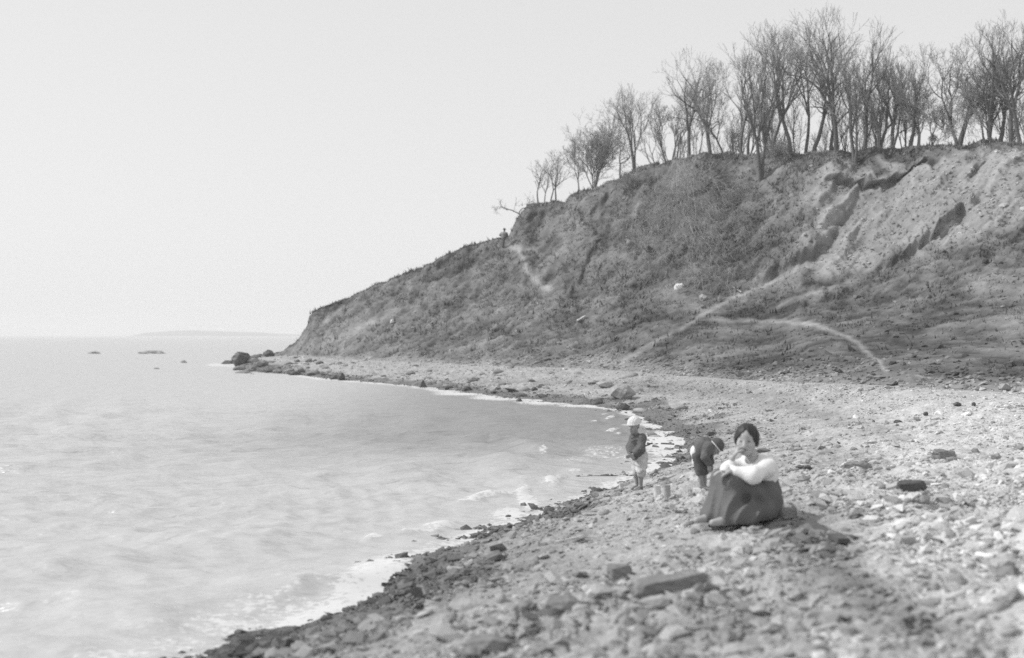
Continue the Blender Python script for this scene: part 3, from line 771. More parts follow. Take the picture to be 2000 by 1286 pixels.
TREES = [  # column, metres behind crest or slope row, height in px, seed, label, group, options
    (1052, .4, None, 82, 1, 'slim bare tree bending out over the seaward side of the small knoll', None, dict(lean=(-.28, 0), spread=.55, clear=.5, r0=.085, depth=5, dense=.8)),
    (1063, .9, None, 74, 2, 'thin bare tree in the small group on the knoll', 'thin trees on the knoll', dict(lean=(-.05, 0), spread=.4, clear=.6, r0=.06, depth=4, dense=.8)),
    (1073, .6, None, 88, 3, 'thin bare tree in the small group on the knoll', 'thin trees on the knoll', dict(lean=(.06, 0), spread=.4, clear=.5, r0=.075, depth=5, dense=.8)),
    (1086, .5, None, 98, 4, 'tallest straight bare tree of the small group on the knoll', None, dict(lean=(.02, 0), spread=.42, clear=.55, r0=.085, depth=5, dense=.8)),
    (1132, 1.2, None, 95, 5, 'small bare tree beside the bushy tree at the seaward end of the wood', None, dict(lean=(-.18, 0), spread=.5, r0=.07)),
    (1160, 1.0, None, 138, 6, 'dense bushy bare tree at the seaward end of the wood', None, dict(stems=7, spread=.62, clear=.2, r0=.10, dense=1.3, up=.2)),
    (1216, .4, None, 85, 7, 'bare tree with a trunk arching towards the bushy tree', None, dict(lean=(-.75, 0), spread=.5, r0=.10, crook=.2, clear=.6)),
    (1240, .5, None, 152, 8, 'first tall bare tree of the wood, trunk forked low', None, dict(stems=2, lean=(-.05, 0), spread=.5, r0=.15)),
    (1302, .5, None, 118, 9, 'bare tree leaning towards the sea on the level crest', 'leaning trees on the crest', dict(lean=(-.22, 0), spread=.45, r0=.10, clear=.5)),
    (1312, .8, None, 125, 10, 'slender upright bare tree on the level crest', 'slender upright trees on the crest', dict(lean=(.04, 0), spread=.4, r0=.09, clear=.5)),
    (1346, .8, None, 190, 11, 'tall bare tree with a wide crown swept towards the sea', None, dict(lean=(-.13, 0), spread=.55, r0=.17, clear=.45)),
    (1388, .6, None, 195, 12, 'tall bare tree with a stout trunk splitting into leaning limbs', None, dict(stems=2, lean=(-.16, 0), spread=.5, r0=.17, clear=.3)),
    (1414, .5, None, 120, 13, 'bare tree leaning towards the sea on the level crest', 'leaning trees on the crest', dict(lean=(-.35, 0), spread=.45, r0=.09, clear=.5)),
    (1448, .6, None, 205, 14, 'slender upright bare tree on the level crest', 'slender upright trees on the crest', dict(lean=(.03, 0), spread=.38, r0=.13, clear=.5)),
    (1462, .7, None, 120, 15, 'bare tree with a crooked bowed trunk', None, dict(lean=(.1, 0), spread=.45, r0=.13, crook=.32, clear=.4)),
    (1486, 0, 352, 290, 16, 'tall bare tree rooted on the slope below the crest, widely branched', None, dict(stems=2, lean=(-.03, 0), spread=.5, r0=.16, clear=.45)),
    (1505, 1.0, None, 250, 17, 'tall straight bare tree in the middle of the wood', 'tall trees in the wood', dict(lean=(.03, 0), spread=.42, r0=.15, clear=.45)),
    (1542, 0, 306, 285, 18, 'tall bare tree with a dark straight trunk at the crest edge', None, dict(lean=(.0, 0), spread=.45, r0=.17, clear=.45)),
    (1572, 1.2, None, 260, 19, 'tall straight bare tree in the middle of the wood', 'tall trees in the wood', dict(lean=(-.05, 0), spread=.42, r0=.14, clear=.45)),
    (1588, .6, None, 275, 20, 'tall bare tree whose trunk leans inland from the crest', None, dict(lean=(.16, 0), spread=.45, r0=.17, clear=.42)),
    (1632, .8, None, 285, 21, 'tallest bare tree of the wood with steep ascending limbs', None, dict(lean=(.02, 0), spread=.42, r0=.19, clear=.42)),
    (1620, 2.5, None, 240, 22, 'tall straight bare tree in the middle of the wood', 'tall trees in the wood', dict(lean=(-.04, 0), spread=.45, r0=.13, clear=.4)),
    (1667, 0, 318, 225, 23, 'dark bare tree standing out on the bank, forked near its foot', None, dict(stems=2, lean=(-.02, 0), spread=.42, r0=.15, clear=.45)),
    (1690, 1.0, None, 245, 24, 'tall straight bare tree in the middle of the wood', 'tall trees in the wood', dict(lean=(.05, 0), spread=.4, r0=.15, clear=.45)),
    (1716, .8, None, 180, 25, 'bare tree with a dense twiggy crown inland of the turf overhang', 'twiggy trees above the overhang', dict(stems=3, spread=.42, r0=.13, depth=5)),
    (1737, .8, None, 185, 26, 'bare tree with a dense twiggy crown inland of the turf overhang', 'twiggy trees above the overhang', dict(stems=3, spread=.4, r0=.15, depth=5)),
    (1776, .8, None, 175, 27, 'bare tree with a dense twiggy crown inland of the turf overhang', 'twiggy trees above the overhang', dict(stems=2, spread=.42, r0=.12, depth=5)),
    (1792, .6, None, 135, 28, 'bare tree with a dense twiggy crown inland of the turf overhang', 'twiggy trees above the overhang', dict(stems=2, spread=.42, r0=.10, dense=1.2)),
    (1820, .6, None, 80, 29, 'low thin bare tree at the edge of the gap in the wood', None, dict(stems=2, lean=(.12, 0), spread=.45, r0=.06)),
    (1872, .6, None, 192, 51, 'lone bare tree with a low fork and broad vase shaped crown', None, dict(stems=2, spread=.5, r0=.19, clear=.7, dense=.9, dirs=[(.10, 0), (-.34, .05)])),
    (1926, .8, None, 150, 31, 'bare tree in the thick group inland of the lone forked tree', 'trees inland of the lone tree', dict(stems=2, spread=.42, r0=.10, dense=1.2)),
    (1936, .6, None, 178, 32, 'bare tree in the thick group inland of the lone forked tree', 'trees inland of the lone tree', dict(stems=2, lean=(-.05, 0), spread=.45, r0=.13, depth=5)),
    (1951, 1.0, None, 232, 33, 'bare tree in the thick group inland of the lone forked tree', 'trees inland of the lone tree', dict(spread=.42, r0=.15, clear=.45)),
    (1976, .8, None, 262, 34, 'bare tree in the thick group inland of the lone forked tree', 'trees inland of the lone tree', dict(spread=.5, r0=.16, clear=.45)),
    (1996, .7, None, 240, 35, 'bare tree in the thick group inland of the lone forked tree', 'trees inland of the lone tree', dict(stems=2, spread=.45, r0=.14, clear=.4, depth=5)),
    (2040, 1.0, None, 245, 36, 'bare tree in the thick group inland of the lone forked tree', 'trees inland of the lone tree', dict(spread=.45, r0=.15, clear=.4)),
]
for px, back, row, h_, sd_, lab, grp, kw in TREES:
    rk_ = random.Random(sd_ * 7 + 1); kw['spread'] = kw['spread'] * rk_.uniform(.9, 1.45); kw.setdefault('up', rk_.uniform(.15, .36)); ln_ = kw.get('lean', (0, 0)); kw['lean'] = (ln_[0] + rk_.gauss(0, .06), rk_.gauss(0, .08))
    b_ = crest_base(px, back, row)
    tree('bare_tree', b_, sd_ * 31 + 5, lab, grp, H=hpx(h_ * (.93 if h_ > 200 else 1), b_[1]), **kw)
rt = random.Random(5)
for i in range(30):                                   # young growth between the trunks
    px = rt.uniform(1235, 2010)
    if 1800 < px < 1915: continue
    b_ = crest_base(px, rt.uniform(1.5, 14))
    tree('young_tree', b_, 900 + i, 'thin young bare tree in the undergrowth between the taller trunks', 'undergrowth of the wood',
         H=hpx(rt.uniform(75, 165) * (1.15 if px > 1480 else .85), b_[1]), stems=rt.choice([2, 3, 4]), spread=rt.uniform(.35, .5), r0=rt.uniform(.05, .09), clear=.25, depth=4, dense=1.3, lean=(rt.uniform(-.15, .1), 0))
b_ = hill_pix(1031, 428)
tree('leaning_tree', b_, 63, 'small bare tree leaning far out over the seaward edge of the knoll', None, H=1.9, lean=(-1.5, 0), spread=.75, r0=.09, clear=.4, up=.05, depth=5, crook=.2, dense=1.0)
# low bushes on the slope
for i, (px, py, h_, lab) in enumerate([(1440, 400, 42, 'dark leafless bush high on the slope below the tall rooted tree'), (1312, 405, 46, 'dark twiggy bush under the broken turf lip'),
        (1340, 412, 26, 'low tangled bush beside the dark twiggy bush'), (1098, 585, 16, 'low dark bush at the bottom of the steep fold'), (1232, 300 + 62, 30, 'bush on the crest at the foot of the first tall tree'),
        (1890, 281, 14, 'rounded low bush on the crest beside the lone forked tree'), (1520, 300, 26, 'dark low thicket at the foot of the tall trees'), (1415, 420, 20, 'small bush in the hollow under the dark leafless bush'),
        (1290, 500, 14, 'small bush above the white bundle on the slope'), (1545, 300, 20, 'low thicket beside the dark straight trunk'), (1820, 287, 10, 'small bush at the rim above the gap in the wood')]):
    b_ = hill_pix(px, py)
    tree('bush', b_, 700 + i, lab, None, cat='bush', twig_name='twigs', H=hpx(h_, b_[1]) * 1.0, stems=9, spread=.8, r0=.03, clear=.1, depth=4, dense=1.4, up=.05)
# ------------------------------------------------------------------ people (continuous surfaces from blended volumes)
def surface_net(fn, lo, hi, h):
    lo = np.array(lo, float); hi = np.array(hi, float)
    n = np.ceil((hi - lo) / h).astype(int) + 1
    ax = [lo[i] + h * np.arange(n[i]) for i in range(3)]
    G = np.stack(np.meshgrid(*ax, indexing='ij'), -1)
    val = fn(G.reshape(-1, 3).astype(np.float32)).reshape(n)
    s = val < 0
    acc = np.zeros(tuple(n - 1) + (3,)); cnt = np.zeros(tuple(n - 1))
    nx, ny, nz = n - 1
    cr_ = [(i, j, k_) for i in (0, 1) for j in (0, 1) for k_ in (0, 1)]
    for a in cr_:
        for d in range(3):
            if a[d]: continue
            b = list(a); b[d] = 1
            A = val[a[0]:a[0] + nx, a[1]:a[1] + ny, a[2]:a[2] + nz]; B = val[b[0]:b[0] + nx, b[1]:b[1] + ny, b[2]:b[2] + nz]
            m = (A < 0) != (B < 0)
            t_ = np.where(m, A / np.where(m, A - B, 1), 0)
            for c in range(3):
                acc[..., c] += m * (a[c] + (t_ if c == d else 0))
            cnt += m
    act = cnt > 0
    idx = -np.ones(act.shape, int); idx[act] = np.arange(act.sum())
    ijk = np.argwhere(act)
    V = lo + h * (ijk + acc[act] / cnt[act][:, None])
    quads = []
    for d in range(3):
        o1, o2 = [(1, 2), (2, 0), (0, 1)][d]
        sl0 = [slice(None)] * 3; sl1 = [slice(None)] * 3
        sl0[d] = slice(0, -1); sl1[d] = slice(1, None)
        m = s[tuple(sl0)] != s[tuple(sl1)]
        e = np.argwhere(m)
        e = e[(e[:, o1] > 0) & (e[:, o2] > 0) & (e[:, o1] < n[o1] - 1) & (e[:, o2] < n[o2] - 1)]
        if not len(e): continue
        ins = s[e[:, 0], e[:, 1], e[:, 2]]
        def cell(a, b):
            c = e.copy(); c[:, o1] -= a; c[:, o2] -= b
            return idx[c[:, 0], c[:, 1], c[:, 2]]
        q = np.stack([cell(1, 1), cell(0, 1), cell(0, 0), cell(1, 0)], 1)
        q[~ins] = q[~ins][:, ::-1]
        quads.append(q)
    Q = np.vstack(quads)
    return V, Q[(Q >= 0).all(1)]

def A3(*p): return np.array(p, np.float32)
def cap(a, b, ra, rb=None):
    a = np.asarray(a, np.float32); b = np.asarray(b, np.float32); rb = ra if rb is None else rb
    def f(P):
        ab = b - a; t_ = np.clip(((P - a) @ ab) / max(float(ab @ ab), 1e-9), 0, 1)
        return np.linalg.norm(P - a - t_[:, None] * ab, axis=1) - (ra + (rb - ra) * t_)
    return f
def ell(c, r, fr=None):
    c = np.asarray(c, np.float32); r = np.asarray(r, np.float32)
    def f(P):
        q = P - c
        if fr is not None: q = q @ fr.T
        k0 = np.linalg.norm(q / r, axis=1); k1 = np.linalg.norm(q / (r * r), axis=1)
        return np.where(k1 > 1e-6, k0 * (k0 - 1) / np.maximum(k1, 1e-6), -r.min())
    return f
def chain(pts, rads): return [cap(pts[i], pts[i + 1], rads[i], rads[i + 1]) for i in range(len(pts) - 1)]
def union(fs, k):
    def f(P):
        d = fs[0](P)
        for g in fs[1:]:
            e = g(P)
            h_ = np.clip(.5 + .5 * (e - d) / k, 0, 1)
            d = e * (1 - h_) + d * h_ - k * h_ * (1 - h_)
        return d
    return f
def n3(P, s, seed=0):
    return vnoise(P[:, 0] * s + P[:, 2] * s * .6, P[:, 1] * s - P[:, 2] * s * .7, seed)
def frame(fwd, up=(0, 0, 1)):
    f = unit(np.asarray(fwd, float)); r_ = unit(np.cross(f, np.asarray(up, float))); u = np.cross(r_, f)
    return np.array([r_, f, u], np.float32)        # rows: right, forward, up

def hand(w, d, n, t, s=1.0, curl=.7, spread=.06):
    """palm, four unequal fingers and a thumb that leaves the side of the palm; d fingers, n palm faces, t thumb side"""
    w = np.asarray(w, float); d = unit(np.asarray(d, float)); n = unit(np.asarray(n, float)); t = unit(np.asarray(t, float))
    out = []
    for i, (o_, L) in enumerate(((.030, .070), (.010, .078), (-.010, .072), (-.029, .056))):
        k0 = w + (d * .01 + t * o_ * .6) * s; k1 = w + (d * .085 + t * o_) * s
        out.append(cap(k0, k1, .0135 * s, .0115 * s))
        p = k1; dd = unit(d + t * o_ * spread * 20); r_ = .0095 * s
        for j, fr_ in enumerate((.45, .32, .23)):
            ang = curl * (.75 + .35 * j)
            dd = unit(dd * math.cos(ang) + n * math.sin(ang))
            q = p + dd * L * fr_ * s
            out.append(cap(p, q, r_, r_ * .9)); p, r_ = q, r_ * .9
    b0 = w + (d * .02 + t * .024) * s; b1 = b0 + unit(t * .75 + d * .6 + n * .25) * .042 * s
    b2 = b1 + unit(d * .8 + n * .55 + t * .1) * .03 * s; b3 = b2 + unit(d * .7 + n * .7) * .022 * s
    out += [cap(b0, b1, .014 * s, .0115 * s), cap(b1, b2, .011 * s, .0095 * s), cap(b2, b3, .0095 * s, .008 * s)]
    return out

def head(c, fr, s=1.0):
    """skull, jaw, nose, lips, ears; fr rows right/forward/up; s = 1 for a head 0.23 m tall"""
    c = np.asarray(c, float)
    def L(x, y, z): return c + (fr[0] * x + fr[1] * y + fr[2] * z) * s
    pr = [ell(L(0, -.012, .025), A3(.074, .092, .088) * s, fr), ell(L(0, .022, -.045), A3(.058, .062, .070) * s, fr),
          ell(L(0, .052, -.088), A3(.026, .024, .022) * s, fr), ell(L(.042, .045, -.028), A3(.026, .026, .026) * s, fr), ell(L(-.042, .045, -.028), A3(.026, .026, .026) * s, fr)]
    det = [cap(L(0, .078, .004), L(0, .094, -.028), .009 * s, .014 * s), ell(L(0, .081, -.060), A3(.022, .010, .009) * s, fr),
           ell(L(.076, -.008, -.010), A3(.010, .018, .030) * s, fr), ell(L(-.076, -.008, -.010), A3(.010, .018, .030) * s, fr)]
    return pr, det, L

def face_tone(V, L, s, skin, base=None):
    tn_ = np.full(len(V), skin) if base is None else base
    for p, r_, v_ in ((L(.027, .079, .002), .0085, .08), (L(-.027, .079, .002), .0085, .08), (L(.037, .075, .002), .0085, .10), (L(-.037, .075, .002), .0085, .10), (L(.033, .082, .026), .011, .16), (L(-.033, .082, .026), .011, .16),
                      (L(.018, .088, .024), .009, .2), (L(-.018, .088, .024), .009, .2), (L(0, .088, -.061), .013, .2), (L(.014, .086, -.061), .009, .2), (L(-.014, .086, -.061), .009, .2)):
        d = np.linalg.norm(V - p, axis=1); q = 1 - sstep(r_ * s * .6, r_ * s * 1.25, d)
        tn_ = tn_ * (1 - q) + v_ * q
    return tn_

M_SKIN = rough_mat('skin', .38, .08, 20, .6, attr='tone', spec=.3)
M_HAIR = rough_mat('black_hair', .028, .4, 60, .55, spec=.4, stretch=(1, 1, .2))
M_WHITE = rough_mat('white_cotton', .80, .06, 10, .95, .15, 40)
M_SKIRT = rough_mat('grey_skirt_cloth', .15, .14, 9, .95, .3, 60)
M_JACKET = rough_mat('dark_wadded_jacket', .135, .22, 12, .95, .4, 40)
M_TROUS = rough_mat('pale_patched_trousers', .54, .5, 7, .95, .3, 40)
M_DTROUS = rough_mat('dark_trousers', .11, .3, 12, .95)
M_CAPW = rough_mat('white_knit', .76, .08, 60, .95, .5, 90)
M_CAPD = rough_mat('dark_cap_cloth', .10, .25, 20, .9)
M_LTOP = rough_mat('pale_grey_coat', .27, .25, 8, .95)
M_PALE = rough_mat('pale_rubber', .42, .12, 20, .7)

def part(name, fn, lo, hi, h, mat, parent, tone_fn=None, disp=None):
    V, Q = surface_net(fn, lo, hi, h)
    at_ = {'tone': tone_fn(V)} if tone_fn else None
    return obj(name, mesh_from(name, V, Q, mat, True, at_), parent=parent)

# ---- seated woman
def woman(base):
    root = obj('person', None, label='person in white blouse and long grey skirt sitting on the shingle, hand at chin', cat='person', loc=tuple(base))
    root.scale = (base[1] * 240 / F,) * 3
    hs = 1.06
    hc = A3(.012, -.04, .668); hf = frame((-.36, -.92, -.14))
    pel = A3(.185, .05, .13); chest = A3(.135, .03, .38); neck = A3(.075, .0, .50)
    lsh, rsh = A3(.165, -.095, .455), A3(.07, .14, .46)
    lel, rel = A3(.03, -.205, .395), A3(-.135, -.03, .42)
    lh, rh = A3(-.13, -.175, .425), A3(-.115, -.11, .525)
    lk, rk = A3(-.12, -.145, .345), A3(-.175, .03, .35)
    la, ra = A3(-.175, -.20, .05), A3(-.28, -.06, .05)
    hp, hd, L = head(hc, hf, hs)
    arms = chain([lsh, lel, lh], [.045, .036, .024]) + chain([rsh, rel, rh], [.045, .036, .024])
    hands = hand(lh, (-1, .05, .0), (0, .3, -1), (0, -1, .1), 1.0, .4) + hand(rh, (.42, .0, .70), (.80, .0, -.5), (.1, -.8, .4), .95, .9)
    body0 = union([ell(pel, (.15, .13, .12)), cap(pel, chest, .12, .115), cap(chest, neck, .11, .055), cap(neck, hc + A3(.01, .02, -.05), .050, .048)]
                  + chain([pel + A3(.05, -.07, 0), lk, la], [.08, .042, .028]) + chain([pel + A3(-.06, .05, 0), rk, ra], [.08, .042, .028])
                  + [cap(la, la + A3(-.13, -.06, -.02), .03, .022), cap(ra, ra + A3(-.13, -.06, -.02), .03, .022)] + arms + hp, .03)
    fine_ = union([body0] + hd + hands, .008)
    part('body', fine_, (-.46, -.42, -.0), (.36, .30, .82), .0068, M_SKIN, root, lambda V: face_tone(V, L, hs, .42))
    def blouse(P):
        f = union([cap(A3(.165, .07, .30), chest + A3(.01, 0, .02), .115, .132), cap(chest + A3(.01, 0, .02), neck + A3(0, 0, -.02), .13, .078), cap(lsh, rsh, .07, .07)]
                  + chain([lsh, lel, lh + A3(.035, 0, 0)], [.068, .062, .046]) + chain([rsh, rel, rh + A3(-.012, .01, -.05)], [.068, .058, .042]), .045)(P)
        dr = np.sin(52 * (P[:, 0] * .55 + P[:, 2] * .75 + P[:, 1] * .2) + 5 * n3(P, 5, 8))
        f = f + .005 * n3(P, 14, 3) + .005 * dr * np.clip(n3(P, 5, 4) + .35, 0, 1)
        neckhole = cap(neck + A3(-.02, -.03, .01), hc, .055, .07)(P)
        return np.maximum(f, -neckhole)
    part('blouse', blouse, (-.30, -.36, .14), (.38, .32, .62), .0078, M_WHITE, root)
    def skirt(P):
        hips = [ell(pel + A3(.0, 0, .02), (.140, .15, .145)), cap(pel + A3(-.01, .0, .10), A3(.15, .03, .34), .132, .128)]
        thl = cap(pel + A3(.0, -.08, .05), lk + A3(.01, 0, .005), .108, .080); thr = cap(pel + A3(-.02, .08, .05), rk, .12, .078)
        drop = [cap(lk + A3(.01, .01, -.02), la + A3(.03, .02, .0), .078, .105), cap(rk + A3(.01, .01, -.02), ra + A3(.03, .02, 0), .080, .105),
                cap(A3(.02, -.04, .20), A3(-.04, -.06, .06), .11, .13), cap(lk + A3(0, .01, -.02), rk + A3(0, .01, -.02), .072, .068), cap(A3(-.14, -.07, .25), A3(-.17, -.10, .07), .085, .10), cap(pel + A3(.0, -.10, -.02), la + A3(.14, .0, .03), .10, .09)]
        f = union(hips + [thl, thr] + drop, .045)(P)
        ang = P[:, 0] * .80 - P[:, 1] * .62
        low = np.clip((.40 - P[:, 2]) / .25, 0, 1)
        fold = (np.abs(np.sin(34 * ang + 1.8 * n3(P, 3.0, 5) - 5 * P[:, 2])) - .6) * .022 * (.4 + np.clip(n3(P, 4, 12) + .4, 0, 1)) * low * np.clip((.16 - P[:, 0]) / .1, 0, 1)
        pleat = np.sin(60 * (P[:, 0] * .75 + P[:, 1] * .3 + .55 * P[:, 2]) + 3 * n3(P, 5, 9)) * .010 * np.clip((P[:, 0] - .03) / .1, 0, 1) * np.clip((P[:, 2] - .12) / .1, 0, 1)
        f = f + fold + pleat + .010 * n3(P, 6, 2)
        hem = .012 + .045 * np.clip((P[:, 0] - .05) / .25, 0, 1) + .014 * n3(P, 9, 6)
        waist = P[:, 2] - .40 + .45 * np.clip(P[:, 0] - .02, 0, .13) - 2.0 * np.clip(.02 - P[:, 0], 0, 1)
        return np.maximum(np.maximum(f, hem - P[:, 2]), waist)
    part('skirt', skirt, (-.46, -.48, -.01), (.44, .34, .50), .0080, M_SKIRT, root)
    for a_ in (la, ra):
        part('shoe', union([cap(a_ + A3(-.01, -.01, -.015), a_ + A3(-.125, -.06, -.022), .034, .027), ell(a_ + A3(0, 0, -.01), (.042, .042, .036))], .02), a_ + A3(-.20, -.17, -.08), a_ + A3(.08, .08, .06), .008, M_PALE, root)
    def hair(P):
        q = (P - hc) @ hf.T / hs
        f = union([ell(A3(0, -.020, .030), (.090, .102, .095)), ell(A3(0, -.10, -.04), (.06, .05, .05)), ell(A3(.074, -.012, -.008), (.018, .05, .05)), ell(A3(-.074, -.012, -.008), (.018, .05, .05))], .03)(q)
        f = f + .002 * np.sin(170 * q[:, 0] + 60 * q[:, 1])
        # hairline: a low arch, parted in the middle
        arch = np.maximum(q[:, 2] - (.088 - 1.05 * np.abs(q[:, 0] + .006)), np.abs(q[:, 0]) - .064) + .006 * n3(P, 40, 3)
        face = np.maximum(-q[:, 1] + .018, arch)
        return np.maximum(f, -face) * hs
    part('hair', hair, hc - .18, hc + .18, .007, M_HAIR, root)
    return root
woman(beach_pix(1455, 1017))

# ---- standing child
def child_standing(base):
    root = obj('person', None, label='small child in white cap and dark jacket standing barefoot at the water edge', cat='person', loc=tuple(base))
    root.scale = (base[1] * 146 / F,) * 3
    hc = A3(-.055, -.035, .855); hf = frame((-.66, -.72, -.20)); s_ = .95
    pel = A3(.015, .02, .46); chest = A3(-.005, .005, .63); neck = A3(-.03, -.01, .735)
    lsh, rsh = A3(.052, -.075, .695), A3(-.045, .075, .69)
    lel, rel = A3(.035, -.125, .56), A3(-.105, .03, .56)
    lh, rh = A3(-.085, -.125, .475), A3(-.115, -.085, .48)
    lk, rk = A3(.035, -.045, .25), A3(-.015, .05, .25)
    la, ra = A3(.035, -.02, .045), A3(.0, .075, .045)
    hp, hd, L = head(hc, hf, s_)
    hands = hand(lh, (-.9, -.2, -.35), (-.3, .9, 0), (-.1, -.3, .9), .68, .8) + hand(rh, (.35, -.7, -.5), (.7, .5, -.2), (0, .2, .9), .68, .8)
    feet = []
    for a_ in (la, ra): feet += [cap(a_ + A3(0, 0, -.01), a_ + A3(-.075, -.085, -.03), .026, .020), cap(a_ + A3(-.05, -.06, -.025), a_ + A3(-.085, -.075, -.033), .018, .012)]
    b0 = union([ell(pel, (.095, .085, .09)), cap(pel, chest, .085, .09), cap(chest, neck, .085, .04), cap(neck, hc + A3(.01, .01, -.05), .036, .036)]
               + chain([pel + A3(.035, -.03, -.02), lk, la], [.062, .042, .026]) + chain([pel + A3(-.03, .035, -.02), rk, ra], [.062, .042, .026])
               + chain([lsh, lel, lh], [.036, .030, .020]) + chain([rsh, rel, rh], [.036, .03, .02]) + feet + hp, .02)
    part('body', union([b0] + hd + hands, .006), (-.24, -.30, -.01), (.20, .22, 1.0), .0072, M_SKIN, root, lambda V: face_tone(V, L, s_, .30))
    def jacket(P):
        f = union([cap(A3(.0, .005, .48), chest, .106, .102), cap(chest, neck + A3(0, 0, -.02), .100, .060), ell(lsh, (.055,) * 3), ell(rsh, (.055,) * 3)]
                  + chain([lsh, lel, lh + A3(.03, .01, .02)], [.054, .048, .036]) + chain([rsh, rel, rh + A3(0, .03, .02)], [.052, .047, .036]), .035)(P)
        f = f + .006 * n3(P, 18, 3)
        return np.maximum(np.maximum(f, .425 + .03 * n3(P, 8, 5) + .55 * P[:, 0] - P[:, 2]), -cap(neck + A3(-.01, -.01, .01), hc, .045, .06)(P))
    part('jacket', jacket, (-.26, -.28, .38), (.22, .20, .80), .0085, M_JACKET, root)
    for t_ in (.70, .655): part('jacket_tie', union(chain([A3(-.105, -.055, t_), A3(-.09, -.085, t_ - .012), A3(-.06, -.10, t_ + .006)], [.008, .008, .008]), .006), A3(-.14, -.16, t_ - .05), A3(.02, -.08, t_ + .05), .006, M_CAPD, root)
    def trousers(P):
        f = union([ell(pel + A3(.018, .01, -.01), (.105, .105, .10)), cap(pel + A3(.035, -.03, -.05), lk + A3(.01, 0, -.02), .085, .062), cap(pel + A3(-.02, .04, -.05), rk + A3(0, 0, -.02), .082, .06),
                   cap(lk, lk + A3(0, .01, -.07), .058, .048), cap(rk, rk + A3(0, .01, -.07), .056, .046)], .03)(P)
        f = f + .012 * n3(P, 11, 3) + .005 * np.sin(70 * P[:, 2] + 6 * n3(P, 8, 4))
        return np.maximum(np.maximum(f, .165 + .015 * n3(P, 9, 1) - P[:, 2]), P[:, 2] - .53)
    part('trousers', trousers, (-.20, -.20, .12), (.22, .22, .58), .0085, M_TROUS, root)
    def wcap(P):
        q = (P - hc) @ hf.T / s_
        f = union([ell(A3(0, -.018, .040), (.094, .106, .092)), ell(A3(0, -.015, .03), (.099, .112, .03))], .01)(q) + .002 * np.sin(220 * q[:, 0]) + .003 * n3(P, 30, 2)
        return np.maximum(f, .022 - .10 * (q[:, 1] * -1) * -.6 - q[:, 2]) * s_
    part('cap', wcap, hc - .16, hc + .17, .007, M_CAPW, root)
    return root
cs = beach_pix(1245, 956)
child_standing(cs)
# the stick under the child's arm
def rod(name, p, q, r0, r1, mat, label, cat, sides=7, crook=.02, group=None):
    p = np.asarray(p, float); q = np.asarray(q, float); n = 6
    pts = [p + (q - p) * i / n + (rng.normal(0, crook, 3) * np.linalg.norm(q - p) * .5 if 0 < i < n else 0) for i in range(n + 1)]
    sg = [np.concatenate([pts[i] - p, pts[i + 1] - p, [r0 + (r1 - r0) * i / n, r0 + (r1 - r0) * (i + 1) / n]]) for i in range(n)]
    V, Q = frusta(sg, sides)
    caps = [np.array([[sides - 1 - i for i in range(sides)]]), np.array([[len(V) - sides + i for i in range(sides)]])]
    return obj(name, mesh_from(name, V, [Q] + caps, mat, True), label=label, cat=cat, group=group, loc=tuple(p))
M_WOOD = rough_mat('weathered_wood', .10, .3, 10, .9, stretch=(1, 1, .3))
M_WOODP = rough_mat('bleached_wood', .5, .25, 10, .9)
rod('stick', cs + A3(-.11, -.12, .46), cs + A3(.18, .02, .57), .011, .008, M_WOOD, 'short dark stick held under the arm of the child in the white cap', 'stick')

